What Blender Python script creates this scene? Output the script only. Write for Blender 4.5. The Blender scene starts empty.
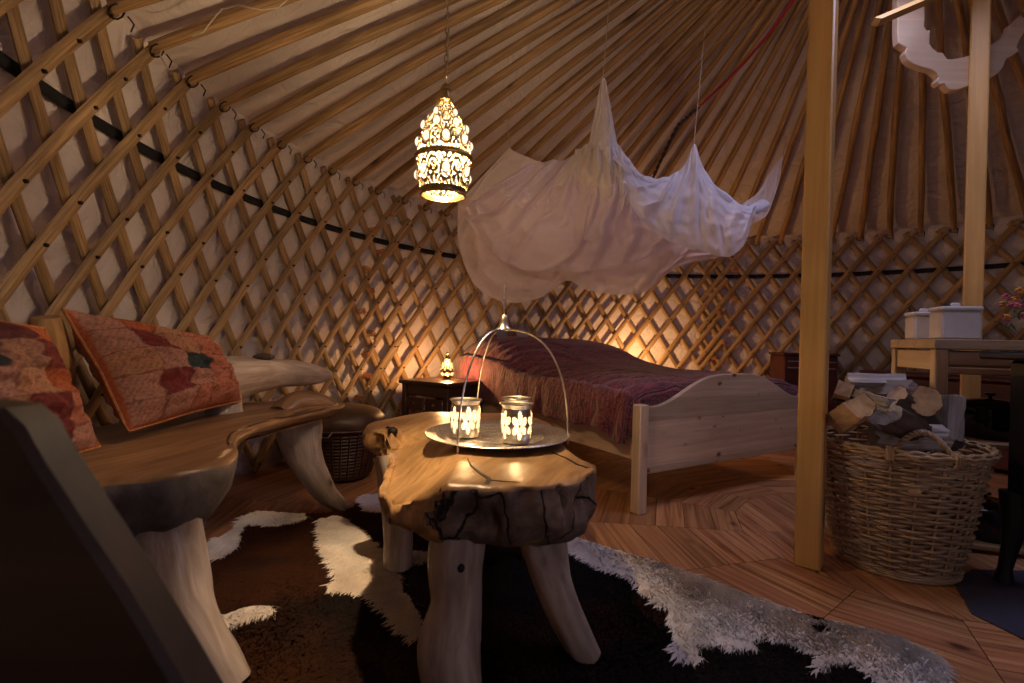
import bpy, math, random
import numpy as np
from mathutils import Vector, Matrix, noise
random.seed(7); rng = np.random.default_rng(5)
PI = math.pi
col = bpy.context.scene.collection
F, HC, PIT, ROLL = 493.2, .80, math.radians(-.16), .025
CX, CY = 1.544, 1.928            # middle of the round tent

# ---------- measuring helper: where a sight line meets a given depth or height ----------
def _ray(px, py):
    X, Y = px-512, py-341.5; c, s = math.cos(-ROLL), math.sin(-ROLL)
    X, Y = X*c-Y*s, X*s+Y*c
    x, u = X/F, -Y/F; c, s = math.cos(PIT), math.sin(PIT)
    return Vector((x, c-u*s, s+u*c))
def at(px, py, depth):
    r = _ray(px, py); r = r*(depth/r.y); return Vector((r.x, r.y, r.z+HC))
def on(px, py, h=0.0):
    r = _ray(px, py); r = r*((h-HC)/r.z); return Vector((r.x, r.y, h))

# ---------- object helpers ----------
def tag(o, label=None, cat=None, group=None, kind=None):
    if label: o['label'] = label
    if cat: o['category'] = cat
    if group: o['group'] = group
    if kind: o['kind'] = kind
    return o
def thing(name, label, cat, loc=(0, 0, 0), rz=0, group=None):
    o = bpy.data.objects.new(name, None); col.objects.link(o); o.empty_display_size = .05
    o.location = loc; o.rotation_euler = (0, 0, rz)
    return tag(o, label, cat, group)
def copy_tree(o, parent=None):
    c = o.copy(); col.objects.link(c)
    if parent is not None: c.parent = parent
    for ch in list(o.children): copy_tree(ch, c)
    return c

class MB:
    def __init__(s): s.v = []; s.f = []; s.g = []; s.c = None
    def add(s, vs, fs, gs=None):
        n = len(s.v); s.v += [tuple(v) for v in vs]; s.f += [tuple(i+n for i in f) for f in fs]
        s.g += [tuple(g) for g in (gs if gs is not None else vs)]
        return s
    def box(s, x0, x1, y0, y1, z0, z1, M=None, bev=.004, axis=0):
        b = min(bev, (x1-x0)*.3, (y1-y0)*.3, (z1-z0)*.3); vs = []; idx = {}
        for ix in (0, 1):
            for iy in (0, 1):
                for iz in (0, 1):
                    x, y, z = (x0, x1)[ix], (y0, y1)[iy], (z0, z1)[iz]
                    sx, sy, sz = (b, -b)[ix], (b, -b)[iy], (b, -b)[iz]
                    for k, p in enumerate(((x, y+sy, z+sz), (x+sx, y, z+sz), (x+sx, y+sy, z))):
                        idx[ix, iy, iz, k] = len(vs); vs.append(p)
        I = lambda a, b_, c, k: idx[a, b_, c, k]
        fs = []
        for a in (0, 1):
            q = [I(a, 0, 0, 0), I(a, 1, 0, 0), I(a, 1, 1, 0), I(a, 0, 1, 0)]; fs.append(q if a else q[::-1])
            q = [I(0, a, 0, 1), I(1, a, 0, 1), I(1, a, 1, 1), I(0, a, 1, 1)]; fs.append(q[::-1] if a else q)
            q = [I(0, 0, a, 2), I(1, 0, a, 2), I(1, 1, a, 2), I(0, 1, a, 2)]; fs.append(q if a else q[::-1])
        for a in (0, 1):
            for c in (0, 1):
                fs.append([I(a, c, 0, 0), I(a, c, 0, 1), I(a, c, 1, 1), I(a, c, 1, 0)])
                fs.append([I(a, 0, c, 0), I(a, 0, c, 2), I(a, 1, c, 2), I(a, 1, c, 0)])
                fs.append([I(0, a, c, 1), I(0, a, c, 2), I(1, a, c, 2), I(1, a, c, 1)])
        for a in (0, 1):
            for b_ in (0, 1):
                for c in (0, 1): fs.append([I(a, b_, c, 0), I(a, b_, c, 1), I(a, b_, c, 2)])
        r = random.random()*9
        gs = [(p[axis], p[(axis+1) % 3]+r, p[(axis+2) % 3]+r) for p in vs]
        if M is not None: vs = [M @ Vector(p) for p in vs]
        return s.add(vs, fs, gs)
    def tube(s, path, rad, n=8, flat=1.0, caps=True, up=None, wob=0, gr=None, closed=False, lump=0):
        P = [Vector(p) for p in path]; m = len(P)
        R = rad if hasattr(rad, '__len__') else [rad]*m
        vs = []; gs = []; L = 0; off = random.random()*20
        t0 = (P[1]-P[0]).normalized()
        u = (Vector(up[0]) if hasattr(up[0], '__len__') else Vector(up)) if up is not None else (Vector((0, 0, 1)) if abs(t0.z) < .9 else Vector((1, 0, 0)))
        for i in range(m):
            if closed: t = (P[(i+1) % m]-P[i-1]).normalized()
            else: t = (P[min(i+1, m-1)]-P[max(i-1, 0)]).normalized()
            if up is not None: u = Vector(up[i]) if hasattr(up[0], '__len__') else Vector(up)
            b = t.cross(u)
            if b.length < 1e-6: b = t.orthogonal()
            b.normalize(); u = b.cross(t).normalized()
            if i: L += (P[i]-P[i-1]).length
            for k in range(n):
                a = 2*PI*k/n; r = R[i]
                if lump: r *= 1+lump*noise.noise(Vector((math.cos(a)*1.3+off, math.sin(a)*1.3, L*7)))
                vs.append(P[i]+b*(math.cos(a)*r)+u*(math.sin(a)*r*flat))
                gs.append((L+off, math.cos(a)*r+off, math.sin(a)*r))
        fs = []
        for i in range(m if closed else m-1):
            for k in range(n):
                a = i*n+k; b_ = i*n+(k+1) % n; j = (i+1) % m
                fs.append((a, b_, j*n+(k+1) % n, j*n+k))
        if caps and not closed:
            fs.append(tuple(range(n))[::-1]); fs.append(tuple((m-1)*n+k for k in range(n)))
        return s.add(vs, fs, gs)
    def lathe(s, prof, n=32, c=(0, 0, 0), keep=None, lump=0):
        vs = []; gs = []; m = len(prof); off = random.random()*9
        for i, (r, z) in enumerate(prof):
            for k in range(n):
                a = 2*PI*k/n; rr = r
                if lump: rr *= 1+lump*noise.noise(Vector((math.cos(a)*2+off, math.sin(a)*2, z*9)))
                vs.append((c[0]+rr*math.cos(a), c[1]+rr*math.sin(a), c[2]+z)); gs.append((a*.15, z, r))
        fs = []
        for i in range(m-1):
            for k in range(n):
                if keep and not keep((k+.5)/n, (prof[i][1]+prof[i+1][1])/2): continue
                fs.append((i*n+k, i*n+(k+1) % n, (i+1)*n+(k+1) % n, (i+1)*n+k))
        return s.add(vs, fs, gs)
    def grid(s, pts, fn=None):
        h, w = len(pts), len(pts[0]); vs = [p for r in pts for p in r]
        gs = [(i/h, j/w, 0) for i in range(h) for j in range(w)]
        fs = [(i*w+j, i*w+j+1, (i+1)*w+j+1, (i+1)*w+j) for i in range(h-1) for j in range(w-1)]
        return s.add(vs, fs, gs)
    def ball(s, c, r, n=8, sz=1):
        prof = [(max(r*math.sin(PI*i/n), 1e-5), -r*sz*math.cos(PI*i/n)) for i in range(n+1)]
        return s.lathe(prof, max(8, n), c)
    def prism(s, poly, frame, thick, bev=.004):
        # poly: 2D outline, frame: (origin, ex, ey); extruded along ex x ey by thick
        o, ex, ey = [Vector(a) for a in frame]; nz = ex.cross(ey).normalized(); n = len(poly)
        area = sum(poly[i][0]*poly[(i+1) % n][1]-poly[(i+1) % n][0]*poly[i][1] for i in range(n))
        if area < 0: poly = poly[::-1]
        P = [Vector((p[0], p[1])) for p in poly]; inn = []
        for i in range(n):
            d = (P[(i+1) % n]-P[i-1]); d = Vector((-d.y, d.x))
            if d.length > 0: d.normalize()
            inn.append(P[i]+d*bev)
        vs = []; 
        for ring, h in ((inn, 0), (P, bev), (P, thick-bev), (inn, thick)):
            vs += [o+ex*p.x+ey*p.y+nz*h for p in ring]
        fs = [tuple(range(n))[::-1], tuple(3*n+i for i in range(n))]
        for k in range(3):
            for i in range(n): fs.append((k*n+i, k*n+(i+1) % n, (k+1)*n+(i+1) % n, (k+1)*n+i))
        gs = [(p.x, p.y, h) for ring, h in ((inn, 0), (P, bev), (P, thick-bev), (inn, thick)) for p in ring]
        return s.add(vs, fs, gs)
    def build(s, name, m, parent=None, smooth=True, ang=40, sub=0):
        me = bpy.data.meshes.new(name); me.from_pydata(s.v, [], s.f)
        at_ = me.attributes.new('g', 'FLOAT_VECTOR', 'POINT'); at_.data.foreach_set('vector', np.array(s.g, dtype=np.float32).ravel())
        if s.c is not None:
            ca = me.color_attributes.new('col', 'FLOAT_COLOR', 'POINT'); ca.data.foreach_set('color', np.array(s.c, dtype=np.float32).ravel())
        me.materials.append(m); me.update()
        o = bpy.data.objects.new(name, me); col.objects.link(o)
        if parent is not None: o.parent = parent
        if smooth:
            me.polygons.foreach_set('use_smooth', [True]*len(me.polygons))
            if ang < 180: me.set_sharp_from_angle(angle=math.radians(ang))
        if sub:
            md = o.modifiers.new('s', 'SUBSURF'); md.levels = md.render_levels = sub
        return o

# ---------- materials ----------
def mat(name):
    m = bpy.data.materials.new(name); m.use_nodes = True; nt = m.node_tree
    return m, nt, nt.nodes['Principled BSDF']
def N(nt, t, **kw):
    n = nt.nodes.new(t)
    for k, v in kw.items():
        if k in n.inputs: n.inputs[k].default_value = v
        else: setattr(n, k, v)
    return n
def ramp(nt, src, stops):
    r = nt.nodes.new('ShaderNodeValToRGB'); e = r.color_ramp.elements
    while len(e) < len(stops): e.new(.5)
    for x, (p, c) in zip(e, stops): x.position = p; x.color = (*c, 1)
    nt.links.new(src, r.inputs[0]); return r.outputs[0]
def coords(nt, attr='g', scale=(1, 1, 1), rnd=True):
    a = N(nt, 'ShaderNodeAttribute', attribute_name=attr)
    mp = N(nt, 'ShaderNodeMapping'); mp.inputs['Scale'].default_value = scale
    nt.links.new(a.outputs['Vector'], mp.inputs['Vector'])
    if rnd:
        oi = N(nt, 'ShaderNodeObjectInfo'); mu = N(nt, 'ShaderNodeMath', operation='MULTIPLY'); mu.inputs[1].default_value = 37
        nt.links.new(oi.outputs['Random'], mu.inputs[0]); nt.links.new(mu.outputs[0], mp.inputs['Location'])
    return mp.outputs[0]
def wood(name, c1, c2, c3=None, grain=28, along=1.6, rough=.55, bump=.25, knots=0, vary=.25, knotc=(.06, .025, .01), detail=6):
    m, nt, b = mat(name); L = nt.links.new
    v = coords(nt, scale=(along, grain, grain))
    n = N(nt, 'ShaderNodeTexNoise', Scale=1.0, Detail=float(detail), Roughness=.6, Distortion=.6); L(v, n.inputs['Vector'])
    c = ramp(nt, n.outputs['Fac'], [(.3, c2), (.5, c3 or [(a+b_)/2 for a, b_ in zip(c1, c2)]), (.68, c1)])
    v2 = coords(nt, scale=(1.2, 3, 3)); n2 = N(nt, 'ShaderNodeTexNoise', Scale=2.0, Detail=3.0); L(v2, n2.inputs['Vector'])
    mr = N(nt, 'ShaderNodeMapRange'); mr.inputs[1].default_value = .3; mr.inputs[2].default_value = .7
    mr.inputs[3].default_value = 1-vary; mr.inputs[4].default_value = 1+vary; L(n2.outputs['Fac'], mr.inputs[0])
    hs = N(nt, 'ShaderNodeHueSaturation'); L(c, hs.inputs['Color']); L(mr.outputs[0], hs.inputs['Value'])
    out = hs.outputs[0]
    if knots:
        v3 = coords(nt, scale=(knots*.6, knots, knots)); dn = N(nt, 'ShaderNodeTexNoise', Scale=3.0, Detail=2.0); L(v3, dn.inputs['Vector'])
        dm = N(nt, 'ShaderNodeMix', data_type='RGBA'); dm.inputs[0].default_value = .10; L(v3, dm.inputs[6]); L(dn.outputs['Color'], dm.inputs[7])
        vo = N(nt, 'ShaderNodeTexVoronoi', Scale=1.0); L(dm.outputs[2], vo.inputs['Vector'])
        sr = N(nt, 'ShaderNodeSeparateColor'); L(vo.outputs['Color'], sr.inputs[0]); dv = N(nt, 'ShaderNodeMath', operation='DIVIDE'); ad_ = N(nt, 'ShaderNodeMath', operation='ADD'); ad_.inputs[1].default_value = .25
        L(sr.outputs[0], ad_.inputs[0]); L(vo.outputs['Distance'], dv.inputs[0]); L(ad_.outputs[0], dv.inputs[1])
        k = ramp(nt, dv.outputs[0], [(.08, (1, 1, 1)), (.13, (.4, .4, .4)), (.20, (0, 0, 0))])
        mx = N(nt, 'ShaderNodeMix', data_type='RGBA'); L(k, mx.inputs[0]); L(out, mx.inputs[6]); mx.inputs[7].default_value = (*knotc, 1); out = mx.outputs[2]
    L(out, b.inputs['Base Color']); b.inputs['Roughness'].default_value = rough
    if bump:
        bp = N(nt, 'ShaderNodeBump', Strength=bump, Distance=.004); L(n.outputs['Fac'], bp.inputs['Height']); L(bp.outputs[0], b.inputs['Normal'])
    return m
def plain(name, c, rough=.5, metal=0, bump=0, bs=60, vary=.15, coord='Object'):
    m, nt, b = mat(name); L = nt.links.new
    tc = N(nt, 'ShaderNodeTexCoord'); n = N(nt, 'ShaderNodeTexNoise', Scale=float(bs), Detail=5.0); L(tc.outputs[coord], n.inputs['Vector'])
    c = Vector(c); L(ramp(nt, n.outputs['Fac'], [(.3, c*(1-vary)), (.7, c*(1+vary))]), b.inputs['Base Color'])
    b.inputs['Roughness'].default_value = rough; b.inputs['Metallic'].default_value = metal
    if bump:
        bp = N(nt, 'ShaderNodeBump', Strength=bump, Distance=.003); L(n.outputs['Fac'], bp.inputs['Height']); L(bp.outputs[0], b.inputs['Normal'])
    return m
M = {}
M['slat'] = wood('lattice_wood', (.48, .32, .15), (.19, .11, .045), grain=130, along=5, bump=.5, vary=.35)
M['pole'] = wood('pole_wood', (.50, .31, .135), (.16, .09, .035), grain=110, along=4, bump=.6, knots=4.5, vary=.35)
M['post'] = wood('pine_post', (.66, .40, .13), (.52, .28, .08), grain=30, along=1.0, knots=2.2, bump=.1, rough=.45, vary=.1)
M['panel'] = None
M['pine'] = wood('pine_board', (.74, .58, .42), (.60, .42, .27), grain=26, along=1.3, knots=6.5, knotc=(.16, .06, .025), bump=.08, rough=.45, vary=.12)
M['log'] = wood('smooth_root_wood', (.60, .50, .41), (.31, .23, .16), grain=34, along=5, bump=.6, rough=.42, vary=.45, knots=2.6, knotc=(.05, .03, .02))
M['logtop'] = wood('table_slab_wood', (.52, .31, .13), (.24, .12, .045), grain=30, along=4, bump=.4, rough=.33, vary=.45, knots=3.2)
M['grey'] = wood('grey_end_wood', (.20, .17, .15), (.07, .055, .045), grain=22, along=14, bump=.9, rough=.6, vary=.4)
def cracked():
    m = wood('weathered_cracked_wood', (.27, .19, .13), (.09, .06, .04), grain=26, along=16, bump=1.0, rough=.6, vary=.4); nt = m.node_tree; L = nt.links.new; b = nt.nodes['Principled BSDF']
    src = b.inputs['Base Color'].links[0].from_socket
    v = coords(nt, scale=(9, 13, 9)); n = N(nt, 'ShaderNodeTexNoise', Scale=2.0, Detail=6.0); L(v, n.inputs['Vector'])
    ad = N(nt, 'ShaderNodeMix', data_type='RGBA'); ad.inputs[0].default_value = .3; L(v, ad.inputs[6]); L(n.outputs['Color'], ad.inputs[7])
    vo = N(nt, 'ShaderNodeTexVoronoi', Scale=1.0, feature='DISTANCE_TO_EDGE'); L(ad.outputs[2], vo.inputs['Vector'])
    k = ramp(nt, vo.outputs['Distance'], [(.006, (1, 1, 1)), (.020, (0, 0, 0))]); mx = N(nt, 'ShaderNodeMix', data_type='RGBA')
    L(k, mx.inputs[0]); L(src, mx.inputs[6]); mx.inputs[7].default_value = (.008, .006, .005, 1); L(mx.outputs[2], b.inputs['Base Color'])
    bp = N(nt, 'ShaderNodeBump', Strength=1.0, Distance=.02, invert=True); L(k, bp.inputs['Height']); L(b.inputs['Normal'].links[0].from_socket, bp.inputs['Normal']); L(bp.outputs[0], b.inputs['Normal'])
    return m
M['cracked'] = cracked()
M['seat'] = wood('bench_seat_wood', (.38, .22, .11), (.16, .08, .035), grain=34, along=3.5, bump=.4, rough=.36, vary=.35)
M['dark'] = wood('dark_carved_wood', (.075, .035, .022), (.03, .013, .009), grain=20, rough=.35, bump=.2)
M['maroon'] = wood('dark_red_lacquered_wood', (.10, .022, .018), (.05, .012, .010), grain=12, rough=.35, bump=.1)
M['near'] = wood('weathered_dark_board', (.055, .032, .016), (.028, .016, .009), grain=16, along=2, rough=.6, bump=.3)
M['counter'] = wood('counter_wood', (.46, .30, .16), (.32, .19, .09), grain=24, rough=.42, bump=.1)
M['bark'] = wood('bark', (.16, .11, .08), (.05, .032, .022), grain=22, along=6, rough=.9, bump=1.0, vary=.5)
M['cut'] = wood('split_firewood', (.60, .42, .25), (.40, .26, .15), grain=30, along=2.5, rough=.75, bump=.6, vary=.3)
M['cutgrey'] = wood('weathered_split_firewood', (.52, .47, .43), (.25, .21, .18), grain=40, along=2.5, rough=.8, bump=.8, vary=.3)
M['black'] = plain('cast_iron', (.012, .012, .014), .45, .3, .15, 90)
M['enamel'] = plain('black_enamel', (.01, .01, .014), .12, 0, 0)
M['bolt'] = plain('dark_bolt', (.02, .014, .012), .5, .4)
M['band'] = plain('black_webbing', (.010, .009, .010), .8, 0, .4, 200)
M['hearth'] = plain('dark_slate_sheet', (.035, .035, .06), .55, 0, .1, 20)
M['metal'] = plain('tarnished_silver', (.74, .68, .58), .28, 1, .12, 50, .25)
M['brass'] = plain('aged_brass', (.35, .24, .10), .35, 1, .2, 70, .3)
M['tin'] = plain('cream_enamel_tin', (.66, .62, .57), .32, 0, .03, 30, .05)
M['rope'] = plain('natural_string', (.55, .47, .36), .9, 0, .5, 300)
M['redrope'] = plain('red_rope', (.42, .02, .03), .8, 0, .5, 300)
M['darkrope'] = plain('dark_twisted_rope', (.05, .03, .03), .9, 0, .5, 300)
M['leather'] = plain('tan_leather_thong', (.48, .20, .07), .7, 0, .3, 80, .3)
M['hide'] = plain('brown_leather', (.10, .055, .032), .42, 0, .5, 14, .35)
M['wax'] = plain('candle_wax', (.8, .74, .6), .5)
M['mattress'] = plain('white_mattress_cloth', (.7, .68, .65), .9, 0, .2, 200)
M['flower'] = plain('pink_petals', (.62, .16, .20), .7, 0, 0, 30, .4)
M['leaf'] = plain('green_leaf', (.10, .14, .05), .7, 0, 0, 40, .3)
M['orange'] = plain('orange_petals', (.65, .28, .05), .7, 0, 0, 30, .3)
M['steel'] = plain('grey_steel_strip', (.45, .45, .45), .4, .8)

def panelled():
    m = wood('glued_pine_panel', (.74, .57, .41), (.56, .39, .25), grain=34, along=1.6, knots=14, knotc=(.13, .05, .02), bump=.08, rough=.42, vary=.12); nt = m.node_tree; L = nt.links.new; b = nt.nodes['Principled BSDF']
    src = b.inputs['Base Color'].links[0].from_socket
    a = N(nt, 'ShaderNodeAttribute', attribute_name='g'); sp = N(nt, 'ShaderNodeSeparateXYZ'); L(a.outputs['Vector'], sp.inputs[0])
    mu = N(nt, 'ShaderNodeMath', operation='MULTIPLY'); mu.inputs[1].default_value = 9.3; L(sp.outputs[1], mu.inputs[0]); fl = N(nt, 'ShaderNodeMath', operation='FLOOR'); L(mu.outputs[0], fl.inputs[0])
    wn = N(nt, 'ShaderNodeTexWhiteNoise', noise_dimensions='1D'); L(fl.outputs[0], wn.inputs['W']); mr = N(nt, 'ShaderNodeMapRange'); mr.inputs[3].default_value = .74; mr.inputs[4].default_value = 1.08; L(wn.outputs['Value'], mr.inputs[0])
    hs = N(nt, 'ShaderNodeHueSaturation'); L(src, hs.inputs['Color']); L(mr.outputs[0], hs.inputs['Value']); L(hs.outputs[0], b.inputs['Base Color'])
    for n in nt.nodes:
        if n.type == 'TEX_VORONOI':
            n.inputs['Randomness'].default_value = 1; n.inputs['Scale'].default_value = 1
    return m
M['panel'] = panelled()
def canvas():
    m, nt, b = mat('cream_canvas'); L = nt.links.new
    tc = N(nt, 'ShaderNodeTexCoord')
    n = N(nt, 'ShaderNodeTexNoise', Scale=1.6, Detail=6.0, Roughness=.6, Distortion=.4); L(tc.outputs['Object'], n.inputs['Vector'])
    L(ramp(nt, n.outputs['Fac'], [(.3, (.62, .55, .52)), (.7, (.74, .67, .63))]), b.inputs['Base Color']); b.inputs['Roughness'].default_value = .85
    w = N(nt, 'ShaderNodeTexNoise', Scale=5.0, Detail=5.0, Distortion=2.2); L(tc.outputs['Object'], w.inputs['Vector'])
    bp = N(nt, 'ShaderNodeBump', Strength=.9, Distance=.03); L(w.outputs['Fac'], bp.inputs['Height']); L(bp.outputs[0], b.inputs['Normal'])
    return m
M['canvas'] = canvas()
def cloth(name, c, transp, bump=.3):
    m, nt, b = mat(name); L = nt.links.new; out = nt.nodes['Material Output']
    tc = N(nt, 'ShaderNodeTexCoord'); n = N(nt, 'ShaderNodeTexNoise', Scale=14.0, Detail=5.0, Distortion=1.0); L(tc.outputs['Object'], n.inputs['Vector'])
    bp = N(nt, 'ShaderNodeBump', Strength=bump, Distance=.012); L(n.outputs['Fac'], bp.inputs['Height'])
    d = N(nt, 'ShaderNodeBsdfDiffuse'); t = N(nt, 'ShaderNodeBsdfTranslucent'); tr = N(nt, 'ShaderNodeBsdfTransparent')
    for x in (d, t): x.inputs['Color'].default_value = (*c, 1); L(bp.outputs[0], x.inputs['Normal'])
    m1 = N(nt, 'ShaderNodeMixShader'); m1.inputs[0].default_value = .45; L(d.outputs[0], m1.inputs[1]); L(t.outputs[0], m1.inputs[2])
    m2 = N(nt, 'ShaderNodeMixShader'); lw = N(nt, 'ShaderNodeLayerWeight', Blend=.35)
    mr = N(nt, 'ShaderNodeMapRange'); mr.inputs[3].default_value = transp; mr.inputs[4].default_value = transp*.25; L(lw.outputs['Facing'], mr.inputs[0])
    L(mr.outputs[0], m2.inputs[0]); L(m1.outputs[0], m2.inputs[1]); L(tr.outputs[0], m2.inputs[2]); L(m2.outputs[0], out.inputs[0])
    return m
M['sheer'] = cloth('sheer_net', (.92, .82, .88), .24, .8)  # pinkish tint: lavender light on the gauze put into its colour
M['net'] = cloth('cool_lit_net', (.90, .88, .93), .06, .6)  # bluish tint stands for cool crown light on the right side
M['cream'] = cloth('warm_lit_net', (.93, .87, .80), .08, .6)  # same white gauze, with the warm light on its left put into the colour
def glow(name, c, strength, transp):
    m, nt, b = mat(name); L = nt.links.new; out = nt.nodes['Material Output']
    e = N(nt, 'ShaderNodeEmission', Strength=strength); e.inputs[0].default_value = (*c, 1); tr = N(nt, 'ShaderNodeBsdfTransparent')
    mx = N(nt, 'ShaderNodeMixShader'); mx.inputs[0].default_value = transp; L(e.outputs[0], mx.inputs[1]); L(tr.outputs[0], mx.inputs[2]); L(mx.outputs[0], out.inputs[0])
    return m
M['lampglass'] = glow('lit_frosted_lantern_glass', (1, .76, .42), 1.0, .7)
M['dropglass'] = glow('lit_glass_drop', (1, .84, .58), 1.5, .2)
M['candleglass'] = glow('lit_frosted_candle_glass', (1, .68, .32), 2.4, .45)  # emission stands in for flame light coming through the glass
M['flame'] = glow('candle_flame', (1, .6, .2), 12, 0)
M['bulb'] = glow('lit_bulb', (1, .75, .4), 30, .85)
M['lampbulbglass'] = glow('lit_bedside_glass', (1, .62, .28), 4, .75)

def vcol(name, rough=.8, bump=.4, bs=120, sheen=0):
    m, nt, b = mat(name); L = nt.links.new
    a = N(nt, 'ShaderNodeAttribute', attribute_name='col'); tc = N(nt, 'ShaderNodeTexCoord')
    n = N(nt, 'ShaderNodeTexNoise', Scale=float(bs), Detail=4.0); L(tc.outputs['Object'], n.inputs['Vector'])
    mr = N(nt, 'ShaderNodeMapRange'); mr.inputs[1].default_value = .3; mr.inputs[2].default_value = .7; mr.inputs[3].default_value = .75; mr.inputs[4].default_value = 1.2; L(n.outputs['Fac'], mr.inputs[0])
    hs = N(nt, 'ShaderNodeHueSaturation'); L(a.outputs['Color'], hs.inputs['Color']); L(mr.outputs[0], hs.inputs['Value']); L(hs.outputs[0], b.inputs['Base Color'])
    b.inputs['Roughness'].default_value = rough
    if bump:
        bp = N(nt, 'ShaderNodeBump', Strength=bump, Distance=.004); L(n.outputs['Fac'], bp.inputs['Height']); L(bp.outputs[0], b.inputs['Normal'])
    return m
M['patch'] = vcol('patchwork_cotton'); M['fur'] = vcol('cowhide_fur', .75, 0, 8); M['fur'].node_tree.nodes['Principled BSDF'].inputs['Specular IOR Level'].default_value = .08
M['plank'] = None
def floor_mat():
    m, nt, b = mat('floor_boards'); L = nt.links.new
    v = coords(nt, scale=(1.6, 42, 42), rnd=False); n = N(nt, 'ShaderNodeTexNoise', Scale=1.0, Detail=7.0, Distortion=.8); L(v, n.inputs['Vector'])
    c = ramp(nt, n.outputs['Fac'], [(.3, (.22, .085, .032)), (.5, (.42, .20, .085)), (.7, (.56, .30, .14))])
    a = N(nt, 'ShaderNodeAttribute', attribute_name='col'); mx = N(nt, 'ShaderNodeMix', data_type='RGBA', blend_type='MULTIPLY'); mx.inputs[0].default_value = 1
    L(c, mx.inputs[6]); L(a.outputs['Color'], mx.inputs[7])
    v3 = coords(nt, scale=(3, 5, 5), rnd=False); vo = N(nt, 'ShaderNodeTexVoronoi', Scale=1.0); L(v3, vo.inputs['Vector'])
    k = ramp(nt, vo.outputs['Distance'], [(.05, (1, 1, 1)), (.09, (.3, .3, .3)), (.14, (0, 0, 0))]); m2 = N(nt, 'ShaderNodeMix', data_type='RGBA')
    L(k, m2.inputs[0]); L(mx.outputs[2], m2.inputs[6]); m2.inputs[7].default_value = (.08, .03, .015, 1); L(m2.outputs[2], b.inputs['Base Color'])
    b.inputs['Roughness'].default_value = .42
    bp = N(nt, 'ShaderNodeBump', Strength=.12, Distance=.003); L(n.outputs['Fac'], bp.inputs['Height']); L(bp.outputs[0], b.inputs['Normal'])
    return m
M['floor'] = floor_mat()
def spread_mat():
    m, nt, b = mat('maroon_patterned_spread'); L = nt.links.new
    a = coords(nt, scale=(1, 1, 1), rnd=False)
    mp = N(nt, 'ShaderNodeMapping'); mp.inputs['Scale'].default_value = (1.0, 1.7, 1.0); L(a, mp.inputs['Vector'])
    n = N(nt, 'ShaderNodeTexNoise', Scale=7.0, Detail=1.5, Roughness=.4, Distortion=3.6); L(mp.outputs[0], n.inputs['Vector'])
    mu = N(nt, 'ShaderNodeMath', operation='MULTIPLY'); mu.inputs[1].default_value = 34; L(n.outputs['Fac'], mu.inputs[0]); sn = N(nt, 'ShaderNodeMath', operation='SINE'); L(mu.outputs[0], sn.inputs[0])
    mr = N(nt, 'ShaderNodeMapRange'); mr.inputs[1].default_value = -1; L(sn.outputs[0], mr.inputs[0])
    L(ramp(nt, mr.outputs[0], [(.22, (.045, .008, .020)), (.42, (.17, .020, .038)), (.8, (.23, .032, .050))]), b.inputs['Base Color'])
    b.inputs['Roughness'].default_value = .75; b.inputs['Sheen Weight'].default_value = .3
    v = coords(nt, scale=(7, 26, 26), rnd=False); n3 = N(nt, 'ShaderNodeTexNoise', Scale=1.0, Detail=5.0, Distortion=1.2); L(v, n3.inputs['Vector'])
    bp = N(nt, 'ShaderNodeBump', Strength=.9, Distance=.02); L(n3.outputs['Fac'], bp.inputs['Height']); L(bp.outputs[0], b.inputs['Normal'])
    return m
M['spread'] = spread_mat()
def wicker_mat(name, c1, c2):
    m, nt, b = mat(name); L = nt.links.new
    v = coords(nt, scale=(9, 40, 40)); n = N(nt, 'ShaderNodeTexNoise', Scale=1.0, Detail=4.0); L(v, n.inputs['Vector'])
    L(ramp(nt, n.outputs['Fac'], [(.35, c2), (.65, c1)]), b.inputs['Base Color']); b.inputs['Roughness'].default_value = .5
    return m
M['wicker'] = wicker_mat('willow_wicker', (.46, .31, .17), (.26, .16, .085))
M['darkwicker'] = wicker_mat('dark_brown_wicker', (.09, .035, .02), (.035, .014, .009))

# ======================= THE TENT =======================
DT = .0730
def roofz(r):
    q = min(max((2.815-r)/2.315, 0), 1.02); return 1.775+.985*q+.025*math.sin(PI*min(q, 1)**.8)
def hj(j): return HC + .95*(1-.1395*j-.0020*j*j)
def rj(j): return 2.84*(1+.0085*j)
def cyl(th, r, z): return Vector((CX+r*math.sin(th), CY+r*math.cos(th), z))
DOOR = (PI-.18, PI+.18)  # liner gap for the unseen door, added to let cool light in
def liner():
    b = MB(); nT = 420; rows = []
    for j in np.linspace(-1.0, 12.2, 40):
        row = []
        for i in range(nT+1):
            th = DOOR[1]-2*PI + (DOOR[0]-(DOOR[1]-2*PI))*i/nT
            z = max(hj(j), -.001)
            r = rj(j)+.045+.010*noise.noise(Vector((th*14, z*2.5, 0)))
            row.append(cyl(th, r, z))
        rows.append(row)
    return b.grid(rows)
tag(liner().build('wall_round', M['canvas'], ang=180), kind='structure')
def roof():
    b = MB(); nT = 340; rows = []
    for i in range(16):
        t = i/15; r = (2.84+.045)*(1-t)+.52*t; z = roofz(r)+.040+.03*(1-t)-(.02 if i == 0 else 0)
        row = []
        for k in range(nT+1):
            th = 2*PI*k/nT
            row.append(cyl(th, r, z-.012*math.sin(PI*t)*(1+noise.noise(Vector((th*8, r*3, 0))))))
        rows.append(row)
    return b.grid(rows)
tag(roof().build('ceiling', M['canvas'], ang=180), kind='structure')

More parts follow.
